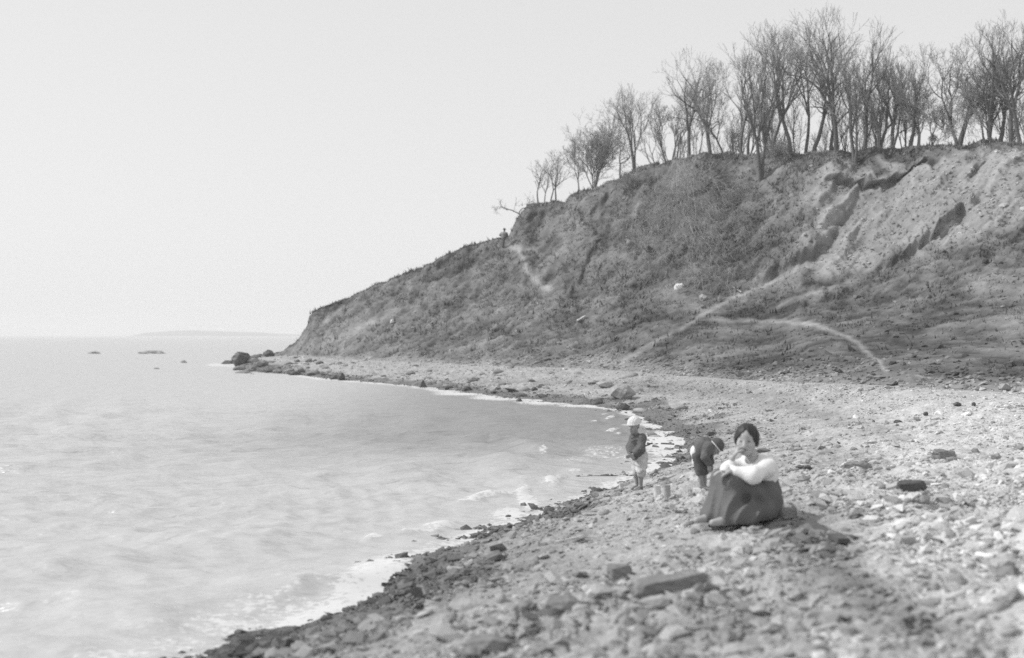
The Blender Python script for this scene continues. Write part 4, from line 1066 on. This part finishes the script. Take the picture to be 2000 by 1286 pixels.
# ---- bending child
def child_bending(base):
    root = obj('person', None, label='child in dark cap and jacket bending down behind the seated person', cat='person', loc=tuple(base))
    root.scale = (base[1] * 146 / F,) * 3
    hc = A3(.135, -.035, .575); hf = frame((.62, -.25, -.74), (.75, 0, .65)); s_ = .90
    pel = A3(-.105, .03, .50); chest = A3(.0, .0, .60); neck = A3(.07, -.02, .60)
    lsh, rsh = A3(.03, .085, .60), A3(.035, -.105, .585)
    lel, rel = A3(.06, .06, .46), A3(-.02, -.135, .45)
    lh, rh = A3(.085, -.01, .345), A3(.03, -.12, .335)
    lk, rk = A3(-.005, .05, .265), A3(-.065, -.03, .265)
    la, ra = A3(.0, .04, .045), A3(-.05, -.02, .045)
    hp, hd, L = head(hc, hf, s_)
    hands = hand(lh, (.1, -.2, -.9), (-.5, -.5, 0), (.4, -.8, 0), .68, .5) + hand(rh, (.25, .1, -.9), (.2, .9, 0), (.8, 0, .1), .68, .5)
    feet = []
    for a_ in (la, ra): feet += [cap(a_ + A3(-.01, 0, -.01), a_ + A3(.10, -.04, -.03), .026, .018)]
    b0 = union([ell(pel, (.09, .09, .09)), cap(pel, chest, .085, .088), cap(chest, neck, .08, .04), cap(neck, hc + A3(-.02, 0, .01), .036, .036)]
               + chain([pel + A3(.0, .045, -.02), lk, la], [.06, .042, .026]) + chain([pel + A3(.0, -.045, -.02), rk, ra], [.06, .042, .026])
               + chain([lsh, lel, lh], [.036, .03, .02]) + chain([rsh, rel, rh], [.036, .03, .02]) + feet + hp, .02)
    part('body', union([b0] + hd + hands, .006), (-.24, -.24, -.01), (.30, .20, .76), .0075, M_SKIN, root, lambda V: face_tone(V, L, s_, .28))
    def jacket(P):
        f = union([cap(pel + A3(.03, -.005, .015), chest, .112, .112), cap(chest, neck, .108, .062), ell(lsh, (.06,) * 3), ell(rsh, (.065,) * 3)]
                  + chain([lsh, lel, lh + A3(0, 0, .03)], [.06, .055, .042]) + chain([rsh, rel, rh + A3(0, 0, .04)], [.064, .058, .044]), .03)(P) + .006 * n3(P, 18, 3)
        cutp = (P - (pel + A3(-.01, 0, 0))) @ A3(.80, 0, .3)
        return np.maximum(np.maximum(f, -cutp), -cap(neck + A3(.02, 0, 0), hc, .04, .06)(P))
    part('jacket', jacket, (-.26, -.26, .30), (.26, .22, .78), .0085, M_JACKET, root)
    def shirt(P):
        f = union([ell(pel + A3(-.045, -.02, .02), (.042, .085, .065)), cap(pel + A3(-.055, -.05, 0), pel + A3(-.05, -.07, -.14), .036, .016)], .03)(P) + .018 * n3(P, 13, 7)
        return np.maximum(f, pel[2] - .21 + .03 * n3(P, 12, 2) - P[:, 2])
    part('shirt', shirt, pel + A3(-.20, -.22, -.28), pel + A3(.12, .18, .18), .0085, M_WHITE, root)
    def trousers(P):
        f = union([ell(pel + A3(.01, 0, -.02), (.095, .105, .10)), cap(pel + A3(.0, .045, -.04), lk + A3(0, 0, -.02), .085, .062), cap(pel + A3(.0, -.045, -.04), rk + A3(0, 0, -.02), .085, .064),
                   cap(lk, lk + A3(0, 0, -.05), .06, .05), cap(rk, rk + A3(0, 0, -.05), .062, .052)], .025)(P) + .007 * n3(P, 14, 3)
        return np.maximum(f, .20 + .012 * n3(P, 9, 1) - P[:, 2])
    part('trousers', trousers, (-.24, -.20, .16), (.14, .20, .62), .0085, M_DTROUS, root)
    def dcap(P):
        q = (P - hc) @ hf.T / s_
        f = union([ell(A3(0, -.012, .045), (.098, .110, .100)), ell(A3(0, .07, .045), (.07, .05, .016))], .012)(q) + .002 * n3(P, 26, 2)
        return np.maximum(f, .010 - q[:, 2]) * s_
    part('cap', dcap, hc - .17, hc + .19, .0075, M_CAPD, root)
    def band(P):
        q = (P - hc) @ hf.T / s_
        return np.maximum(ell(A3(0, -.012, .030), (.102, .114, .104))(q), np.maximum(.004 - q[:, 2], q[:, 2] - .020)) * s_
    part('cap_band', band, hc - .15, hc + .15, .006, M_WHITE, root)
    return root
child_bending(beach_pix(1378, 958))

# ---- walker on the ridge
def walker(base):
    root = obj('person', None, label='person in pale coat and dark trousers standing on the path high on the headland ridge', cat='person', loc=tuple(base))
    hc = A3(.06, 0, 1.38); hf = frame((.7, .65, -.1)); s_ = .95
    pel = A3(.0, 0, .78); chest = A3(.0, .0, 1.05); neck = A3(.03, 0, 1.24)
    hp, hd, L = head(hc, hf, s_)
    lh, rh = A3(-.12, .1, .82), A3(.14, -.08, .82)
    b0 = union([ell(pel, (.15, .13, .12)), cap(pel, chest, .12, .13), cap(chest, neck, .12, .05), cap(neck, hc, .05, .05)] + chain([pel + A3(-.05, .05, 0), A3(-.03, .06, .42), A3(-.06, .08, .04), A3(.0, .14, .03)], [.085, .06, .045, .03])
               + chain([pel + A3(.05, -.05, 0), A3(.0, -.06, .42), A3(-.07, -.05, .04), A3(.0, .0, .03)], [.085, .06, .045, .03])
               + chain([A3(-.14, .1, 1.18), A3(-.26, .06, 1.0), lh], [.055, .045, .03]) + chain([A3(.15, -.08, 1.18), A3(.2, -.12, 1.0), rh], [.055, .045, .03]) + hp, .03)
    part('body', union([b0] + hd + hand(lh, (.5, 0, -.8), (.7, .3, 0), (0, .9, 0), .9, .4) + hand(rh, (-.2, 0, -.9), (-.7, .3, 0), (0, .9, 0), .9, .4), .01), (-.4, -.3, -.02), (.4, .3, 1.55), .016, M_SKIN, root, lambda V: np.full(len(V), .25))
    part('coat', union([cap(A3(0, 0, .84), chest, .17, .17), cap(chest, neck + A3(0, 0, -.04), .16, .08)] + chain([A3(-.14, .1, 1.16), A3(-.28, .06, 1.0), lh + A3(0, 0, .05)], [.085, .075, .055]) + chain([A3(.15, -.08, 1.16), A3(.2, -.12, 1.0), rh + A3(0, 0, .05)], [.085, .075, .055]), .04),
         (-.5, -.35, .6), (.5, .35, 1.35), .018, M_LTOP, root)
    part('trousers', union(chain([pel + A3(-.05, .05, 0), A3(-.03, .06, .42), A3(-.06, .08, .10)], [.125, .095, .075]) + chain([pel + A3(.05, -.05, 0), A3(.0, -.06, .42), A3(-.07, -.05, .10)], [.125, .095, .075]), .03), (-.35, -.3, -.02), (.3, .35, .95), .018, M_DTROUS, root)
    for a_ in (A3(-.06, .08, .05), A3(-.07, -.05, .05)): part('boot', cap(a_, a_ + A3(.10, .09, -.01), .06, .05), a_ - .15, a_ + .22, .016, M_CAPD, root)
    part('cap', union([ell(hc + A3(0, 0, .07), (.11, .12, .085)), ell(hc + A3(.06, .05, .03), (.09, .09, .02))], .02), hc - .2, hc + .25, .014, M_CAPD, root)
    bag = obj('bundle', mesh_from('bundle', *surface_net(lambda P: union([ell(A3(0, 0, 0), (.13, .12, .17)), ell(A3(.02, 0, -.12), (.12, .11, .10))], .06)(P) + .02 * n3(P, 7, 3), (-.25, -.25, -.32), (.25, .25, .28), .02), M_CAPD, True),
              label='dark bundle on the back of the person on the ridge', cat='bundle', loc=tuple(base + A3(.22, -.12, 1.02)))
    return root
walker(hill_pix(983, 484) + A3(0, 0, -.02))
# ------------------------------------------------------------------ boulders, slabs, driftwood, small things
def boulder(name, base, size, seed, mat, label, flat=1.0, group=None, rot=None, pts=None, sink=.18, cat='rock', div=2, rough=.10, parent=None, soft=False):
    """angular rock: hull of scattered (or given) points, subdivided and roughened"""
    r_ = random.Random(seed); bm = bmesh.new()
    P = pts or [(math.cos(i * 2.4) * math.sqrt(max(0, 1 - (1 - 2 * (i + .5) / 15) ** 2)) * r_.uniform(.75, 1.15), math.sin(i * 2.4) * math.sqrt(max(0, 1 - (1 - 2 * (i + .5) / 15) ** 2)) * r_.uniform(.75, 1.15), (1 - 2 * (i + .5) / 15) * r_.uniform(.75, 1.1)) for i in range(15)]
    for p in P: bm.verts.new(p)
    bmesh.ops.convex_hull(bm, input=bm.verts)
    for q in [q for q in bm.verts if not q.link_faces]: bm.verts.remove(q)
    bmesh.ops.triangulate(bm, faces=bm.faces)
    bmesh.ops.subdivide_edges(bm, edges=bm.edges, cuts=div, use_grid_fill=True)
    if soft: bmesh.ops.smooth_vert(bm, verts=bm.verts, factor=.5, use_axis_x=True, use_axis_y=True, use_axis_z=True)
    for q in bm.verts:
        d = np.array(q.co) * 3.1 + seed
        k_ = rough * float(fbm(np.array([d[0] + d[2]]), np.array([d[1] - .7 * d[2]]), seed, 3)[0])
        q.co += q.co.normalized() * k_
        q.co = Vector((q.co.x * size[0], q.co.y * size[1], q.co.z * size[2]))
    me = bpy.data.meshes.new(name); bm.to_mesh(me); bm.free(); me.materials.append(mat)
    o = obj(name, me, label=label, cat=cat, group=group, parent=parent)
    o.location = (base[0], base[1], base[2] + size[2] * (1 - 2 * sink))
    o.rotation_euler = rot or (r_.uniform(-.1, .1), r_.uniform(-.1, .1), r_.uniform(0, 6.28))
    return o

def bsz(px_w, px_h, D, depth=None):        # half sizes from picture size
    return (px_w * D / F / 2, (depth or px_w * .8) * D / F / 2, px_h * D / F / 2 * 1.25)

BOX8 = lambda a, b: [(-1, -.8, -1), (.85, -1, -1), (1, .7, -1), (-.8, 1, -1), (-.95, -.9, .7), (.8, -.85, 1), (1, .6, .6), (-.7, .9, .95), (.2, -1.05, .6), (-.3, 1.05, .4), (1.1, -.1, .1), (-1.1, .1, .2)]
for px, py, w_, h_, mat, lab, rot, pts in [
    (1214, 778, 54, 32, M_ROCKL, 'large pale boulder with a flat sloping face above the far waterline', None, None),
    (1216, 802, 30, 18, M_ROCKD, 'dark boulder lying at the far waterline below the large pale boulder', None, None),
    (1330, 802, 34, 11, M_ROCKM, 'flat grey rock on the shingle above the dark wet band', None, None),
    (1180, 757, 40, 14, M_ROCKL, 'low pale boulder behind the large pale boulder', None, None),
    (922, 746, 26, 12, M_ROCKL, 'pale rock among the rubble of the far beach', None, None),
    (826, 757, 20, 17, M_ROCKD, 'pointed triangular dark rock standing in the foam of the far shore', (0, 0, .3), [(-1, -.8, -1), (1, -.8, -1), (.9, .9, -1), (-.9, .9, -1), (.05, 0, 1), (-.1, .2, .9)]),
    (873, 762, 12, 8, M_ROCKD, 'small dark rock next to the pointed triangular rock', None, None),
    (912, 763, 22, 11, M_ROCKD, 'rounded dark rock at the edge of the far foam line', None, None),
    (963, 768, 18, 8, M_ROCKD, 'low dark rock half washed by the far foam', None, None),
    (1014, 784, 14, 10, M_ROCKD, 'small dark rock standing alone in the cove water', None, None),
    (1044, 764, 16, 10, M_ROCKD, 'dark rock on the rubble above the far foam line', None, None),
    (652, 742, 22, 10, M_ROCKD, 'dark rock at the far shore below the headland', None, None),
    (667, 742, 18, 18, M_ROCKD, 'upright dark rock beside another at the far shore below the headland', None, None),
    (575, 733, 30, 10, M_ROCKD, 'low dark ledge of rock near the point', None, None),
    (540, 729, 24, 10, M_ROCKM, 'grey rock between the low ledge and the point', None, None),
    (495, 724, 22, 14, M_ROCKM, 'rugged grey rock at the root of the point', None, None),
    (470, 712, 46, 26, M_ROCKD, 'largest dark rock of the point with a blunt top', None, None),
    (446, 711, 34, 16, M_ROCKD, 'dark rock leaning against the seaward side of the largest rock of the point', None, None),
    (408, 714, 22, 9, M_ROCKD, 'low dark rock ringed by white foam off the point', None, None),
    (428, 713, 18, 9, M_ROCKD, 'small dark rock between the foam ringed rock and the larger point rocks', None, None),
    (388, 715, 16, 7, M_ROCKD, 'outermost low dark rock of the string running off the point', None, None),
    (525, 697, 28, 14, M_ROCKD, 'dark rock behind the point at the end of the slope', None, None),
    (500, 699, 26, 8, M_ROCKM, 'low grey rock behind the point', None, None),
    (512, 716, 30, 14, M_ROCKM, 'grey rock on the landward side of the point rocks', None, None)]:
    b_ = beach_pix(px, py)
    if b_[2] < 0:
        q = wpt(px, py); b_ = np.array([q[0], q[1], ground_at(q[0], q[1])]); extra = -b_[2]
    boulder('boulder', b_ - A3(0, 0, .02), bsz(w_, h_, b_[1]), int(px * 3 + py), mat, lab, rot=rot, pts=pts)
def reef(px, py, w_, h_, lab, seed):
    q = wpt(px, py); s_ = bsz(w_, h_, q[1], depth=w_ * .5)
    boulder('reef_rock', np.array([q[0], q[1], -s_[2] * .9]), s_, seed, M_ROCKL, lab, sink=.0, rot=(0, 0, .02), rough=.3, div=3)  # pale rock colour here paints in the haze of distance
reef(300, 691, 60, 11, 'long low dark reef breaking the water off the point', 3)
reef(183, 691, 26, 8, 'short dark reef rock farther out beyond the long reef', 4)
reef(359, 709, 14, 8, 'small dark rock in the water off the point', 5)
reef(306, 721, 12, 5, 'tiny dark rock awash off the point', 6)

for i in range(34):
    px = R.uniform(425, 640); b_ = beach_pix(px, R.uniform(702, 735))
    if b_[2] < -.25: continue
    s_ = R.uniform(.15, .45) * (1.25 if px < 530 else .8)
    o = obj('rubble', stone_me[R.randrange(10)][R.choice([1, 2, 3, 3])], parent=beach)
    o.location = (b_[0], b_[1], b_[2] + s_ * .1); o.scale = (s_ * R.uniform(1, 1.5), s_, s_ * R.uniform(.7, 1.2)); o.rotation_euler = (R.gauss(0, .2), R.gauss(0, .2), R.uniform(0, 6.28))
# rubble of the far beach, one by one (stones of the beach)
for i in range(90):
    px = R.uniform(560, 1330); f_ = R.random()
    c_ = int(np.interp(px, cols, np.arange(NC))); D0 = np.interp(.2, SD[-120:, c_], Db[-120:, c_])
    D_ = D0 + (Df[c_] - D0) * (f_ ** 1.3); x_ = (px - 1000) / F * D_
    if f_ < .25 and R.random() < .5: sh_ = 3
    else: sh_ = R.choice([0, 0, 1, 1, 2])
    s_ = R.uniform(.07, .24)
    o = obj('rubble', stone_me[R.randrange(10)][sh_], parent=beach)
    o.location = (x_, D_, ground_at(x_, D_) + s_ * .15); o.scale = (s_ * R.uniform(1, 1.6), s_, s_ * R.uniform(.6, 1.1)); o.rotation_euler = (R.gauss(0, .2), R.gauss(0, .2), R.uniform(0, 6.28))

def slab(name, pxy, L, W, H, rz, mat, label, tilt=(0, 0), seed=1, cat='rock', lift=0):
    b_ = beach_pix(*pxy); rj = random.Random(seed * 5 + 2)
    return boulder(name, b_ + A3(0, 0, lift), (L / 2, W / 2, H / 2), seed, mat, label, rot=(tilt[0], tilt[1], rz), pts=[tuple(c_ * rj.uniform(.72, 1.12) for c_ in q_) for q_ in BOX8(.85, .95)], sink=.2, cat=cat, div=4, rough=.12, soft=True)
slab('slab', (1310, 1152), .48, .17, .12, .22, M_ROCKM, 'long block of stone with a pale flat top and broken dark end', (.05, -.12), 12)
slab('boulder', (1207, 1128), .17, .15, .12, .4, M_ROCKM, 'squat angular boulder beside the long flat topped block', (.05, .1), 13)
slab('slab', (1240, 1195), .16, .10, .07, .9, M_ROCKL, 'pale flat stone tipped against the near end of the long block', (.2, .2), 14)
slab('slab', (1190, 1225), .20, .16, .05, .1, M_ROCKL, 'broad pale flat stone in front of the long block', (.05, .05), 15)
slab('slab', (1672, 920), .30, .16, .13, -.05, M_ROCKM, 'grey oblong block lying on the upper shingle', (0, .0), 16)
slab('slab', (1778, 962), .25, .16, .14, .05, M_ROCKD, 'dark oblong block on the upper shingle', (.1, 0), 17)
slab('slab', (1570, 918), .17, .11, .05, .1, M_ROCKD, 'thin dark flat stone between the seated person and the grey block', (.05, 0), 18)
slab('boulder', (1790, 1018), .10, .08, .07, .2, M_ROCKD, 'small dark stone standing below the dark oblong block', (.1, .2), 19)
slab('boulder', (1845, 897), .26, .2, .13, .3, M_ROCKM, 'grey wedge shaped rock above the dark oblong block', (.05, .15), 20)
slab('boulder', (1538, 1008), .16, .13, .09, .5, M_ROCKM, 'rounded dull rock touching the skirt of the seated person', (0, 0), 21)
slab('boulder', (1285, 884), .18, .13, .06, .1, M_ROCKD, 'flat dark rock lying in the white foam behind the standing child', (0, 0), 22)
slab('boulder', (1327, 885), .09, .08, .05, .1, M_ROCKD, 'small dark rock at the edge of the white foam', (0, 0), 23)
slab('boulder', (890, 1118), .14, .11, .06, .5, M_WHITE if False else M_ROCKL, 'pale stone among the wet stones of the near shore', (0, .1), 24)
slab('boulder', (1155, 1006), .20, .12, .03, .1, M_ROCKL, 'long pale flat stone above the dark wet stones', (0, 0), 25)
slab('boulder', (1768, 1062), .12, .1, .06, .1, M_ROCKL, 'pale stone on the shingle below the dark blocks', (0, .1), 26)
slab('boulder', (1835, 788), .5, .4, .2, .4, M_ROCKM, 'dull rock at the foot of the slope', (0, .1), 27) if False else None
for i, (px, py, w_) in enumerate([(1810, 812, 14), (1870, 792, 20), (1903, 792, 10), (1975, 792, 16), (1705, 828, 8), (1755, 828, 20), (1710, 838, 26)]):
    b_ = beach_pix(px, py); boulder('rock', b_, bsz(w_, 8, b_[1]), 400 + i, M_ROCKD, 'small dark rock in the scattered row below the grassy bank', group='small rocks below the bank')

rb = random.Random(77)
for i in range(16):
    px, py = rb.uniform(900, 1560), rb.uniform(1185, 1290); b_ = beach_pix(px, py); s_ = rb.uniform(.05, .11)
    boulder('stone', b_, (s_ * rb.uniform(1, 1.5), s_, s_ * rb.uniform(.4, .7)), 800 + i, M_ROCKL if rb.random() < .7 else M_ROCKM, 'large stone sunk in the shingle seaward of the long flat topped block', group='large stones of the near shingle', cat='stone', sink=.25)
def plank(name, p0, p1, wid, th, mat, label, cat='driftwood', lift=.02):
    p0 = np.asarray(p0, float); p1 = np.asarray(p1, float); d = p1 - p0; L = np.linalg.norm(d); d /= L
    sidev = unit(np.cross(d, [0, 0, 1])); upv = np.cross(sidev, d); n = 7; Vs = []
    for i in range(n):
        c = p0 + d * L * i / (n - 1) - p0; ww = wid * (1 + .08 * math.sin(i * 2.1)) * (1 if 0 < i < n - 1 else .8)
        for a, b in ((-1, -1), (1, -1), (1, 1), (-1, 1)): Vs.append(c + sidev * a * ww / 2 + upv * (b * th / 2 + lift + .004 * math.sin(i * 1.7)))
    Q = []
    for i in range(n - 1):
        for j in range(4): Q.append([i * 4 + j, i * 4 + (j + 1) % 4, i * 4 + 4 + (j + 1) % 4, i * 4 + 4 + j])
    Q += [[3, 2, 1, 0], [n * 4 - 4, n * 4 - 3, n * 4 - 2, n * 4 - 1]]
    return obj(name, mesh_from(name, np.array(Vs), np.array(Q), mat, False), label=label, cat=cat, loc=tuple(p0))
plank('board', beach_pix(1572, 1030), beach_pix(1648, 1066), .10, .03, M_WOOD, 'dark weathered board lying askew beside the seated person', lift=.035)
plank('driftwood', beach_pix(1628, 1048), beach_pix(1672, 1058), .03, .02, M_WOOD, 'short dark piece of driftwood at the end of the weathered board')
rod('stick', beach_pix(1560, 1118) + A3(0, 0, .02), beach_pix(1642, 1100) + A3(0, 0, .03), .010, .007, M_WOODP, 'thin pale stick lying on the shingle below the weathered board', 'stick')
rod('stick', beach_pix(1085, 1062) + A3(0, 0, .02), beach_pix(1145, 1052) + A3(0, 0, .02), .008, .006, M_WOODP, 'thin bleached stick near the dark wet stones', 'stick')
def wz(px, py, z=.02):
    q = wpt(px, py); return np.array([q[0], q[1], max(z, ground_at(q[0], q[1]) + .02)])
rod('driftwood', wz(1292, 869), wz(1316, 870), .022, .018, M_WOOD, 'short log lying in the white foam behind the standing child', 'driftwood')
rod('driftwood', wz(1297, 858), wz(1307, 851), .016, .012, M_WOOD, 'small slanting stick at the upper edge of the white foam', 'driftwood')

# upright pale cans set among the wet stones by the child
def can(p, h, r, label, mat):
    n = 14; prof = [(0, .0), (r * .97, 0), (r, .004), (r, h * .5), (r * .985, h * .52), (r, h * .55), (r, h - .006), (r * 1.04, h - .004), (r * 1.04, h), (r * .93, h), (r * .92, h * .3), (0, h * .3)]
    V = [(q[0] * math.cos(2 * math.pi * j / n), q[0] * math.sin(2 * math.pi * j / n), q[1]) for q in prof for j in range(n)]
    Q = [[i * n + j, i * n + (j + 1) % n, (i + 1) * n + (j + 1) % n, (i + 1) * n + j] for i in range(len(prof) - 1) for j in range(n)]
    o = obj('can', mesh_from('can', np.array(V), np.array(Q), mat, True), label=label, cat='can', loc=(p[0], p[1], p[2] - .012)); o.rotation_euler = (.05, -.04, 0)
M_TIN = rough_mat('pale_tin', .6, .15, 20, .45, spec=.5)
M_TIN2 = rough_mat('dull_tin', .36, .25, 20, .5, spec=.5)
can(beach_pix(1212, 957), .105, .028, 'pale upright can on the seaward side of the standing child', M_TIN)
can(beach_pix(1284, 972), .14, .036, 'tall pale upright can landward of the standing child, beside a duller can', M_TIN)
can(beach_pix(1303, 971), .125, .034, 'dull upright can next to the tall pale can', M_TIN2)

# things on the slope
b_ = hill_pix(1325, 574)
tree('bush', b_ + A3(.1, 0, 0), 811, 'low dark bush under the white cloth on the slope', None, cat='bush', twig_name='twigs', H=.45, stems=12, spread=.9, r0=.03, clear=.1, depth=4, dense=1.5, up=0)
V, Q = surface_net(lambda P: np.maximum(union([ell(A3(0, 0, 0), (.23, .14, .17)), ell(A3(-.12, -.03, -.12), (.12, .10, .13)), ell(A3(.16, 0, .08), (.10, .09, .08))], .05)(P) + .025 * n3(P, 9, 3) + .012 * np.sin(40 * P[:, 0] + 5 * n3(P, 5, 2)), -.27 - P[:, 2]), (-.42, -.3, -.36), (.42, .3, .34), .018)
obj('white_cloth', mesh_from('white_cloth', V, Q, rough_mat('washed_white_cloth', .85, .04, 8, .95), True), label='bright white cloth heaped on a low bush on the slope', cat='cloth', loc=tuple(b_ + A3(-.02, -.12, .38)))
b_ = hill_pix(1375, 588); boulder('boulder', b_, bsz(22, 14, b_[1]), 601, M_ROCKL, 'pale rock with a dark underside at the meeting of the slope paths')
b_ = hill_pix(1405, 590); boulder('boulder', b_, bsz(12, 12, b_[1]), 602, M_ROCKM, 'grey rock next to the pale rock where the slope paths meet')
b_ = hill_pix(1372, 603); boulder('boulder', b_, bsz(14, 8, b_[1]), 603, M_ROCKM, 'small grey rock just below the pale rock on the slope')
b_ = hill_pix(1248, 492); boulder('slab', b_, (.95, .35, .22), 604, M_ROCKM, 'large tilted slab sticking out of the slope above the white cloth', rot=(.2, .62, .15), pts=BOX8(.9, .95), sink=.3)
b_ = hill_pix(1275, 495); boulder('slab', b_, (.6, .3, .2), 605, M_ROCKD, 'dark broken slab beside the large tilted slab on the slope', rot=(.2, .7, .3), pts=BOX8(.9, .95), sink=.3)
p0 = hill_pix(1128, 629) + A3(0, 0, .06); p1 = hill_pix(1142, 621) + A3(0, 0, .1)
plank('plank', p0, p1, .14, .05, M_WOODP, 'short white plank lying on the lower slope', 'plank')
p0 = hill_pix(1432, 563) + A3(0, 0, .06); p1 = hill_pix(1446, 573) + A3(0, -.1, .06)
rod('stick', p0, p1, .03, .03, M_WOODP, 'white stick lying where the bare bank meets the path', 'stick')
b_ = hill_pix(766, 632); boulder('rock', b_, bsz(9, 8, b_[1]), 606, rough_mat('white_rock', .7, .1, 5, .9), 'single white rock on the lower headland slope')
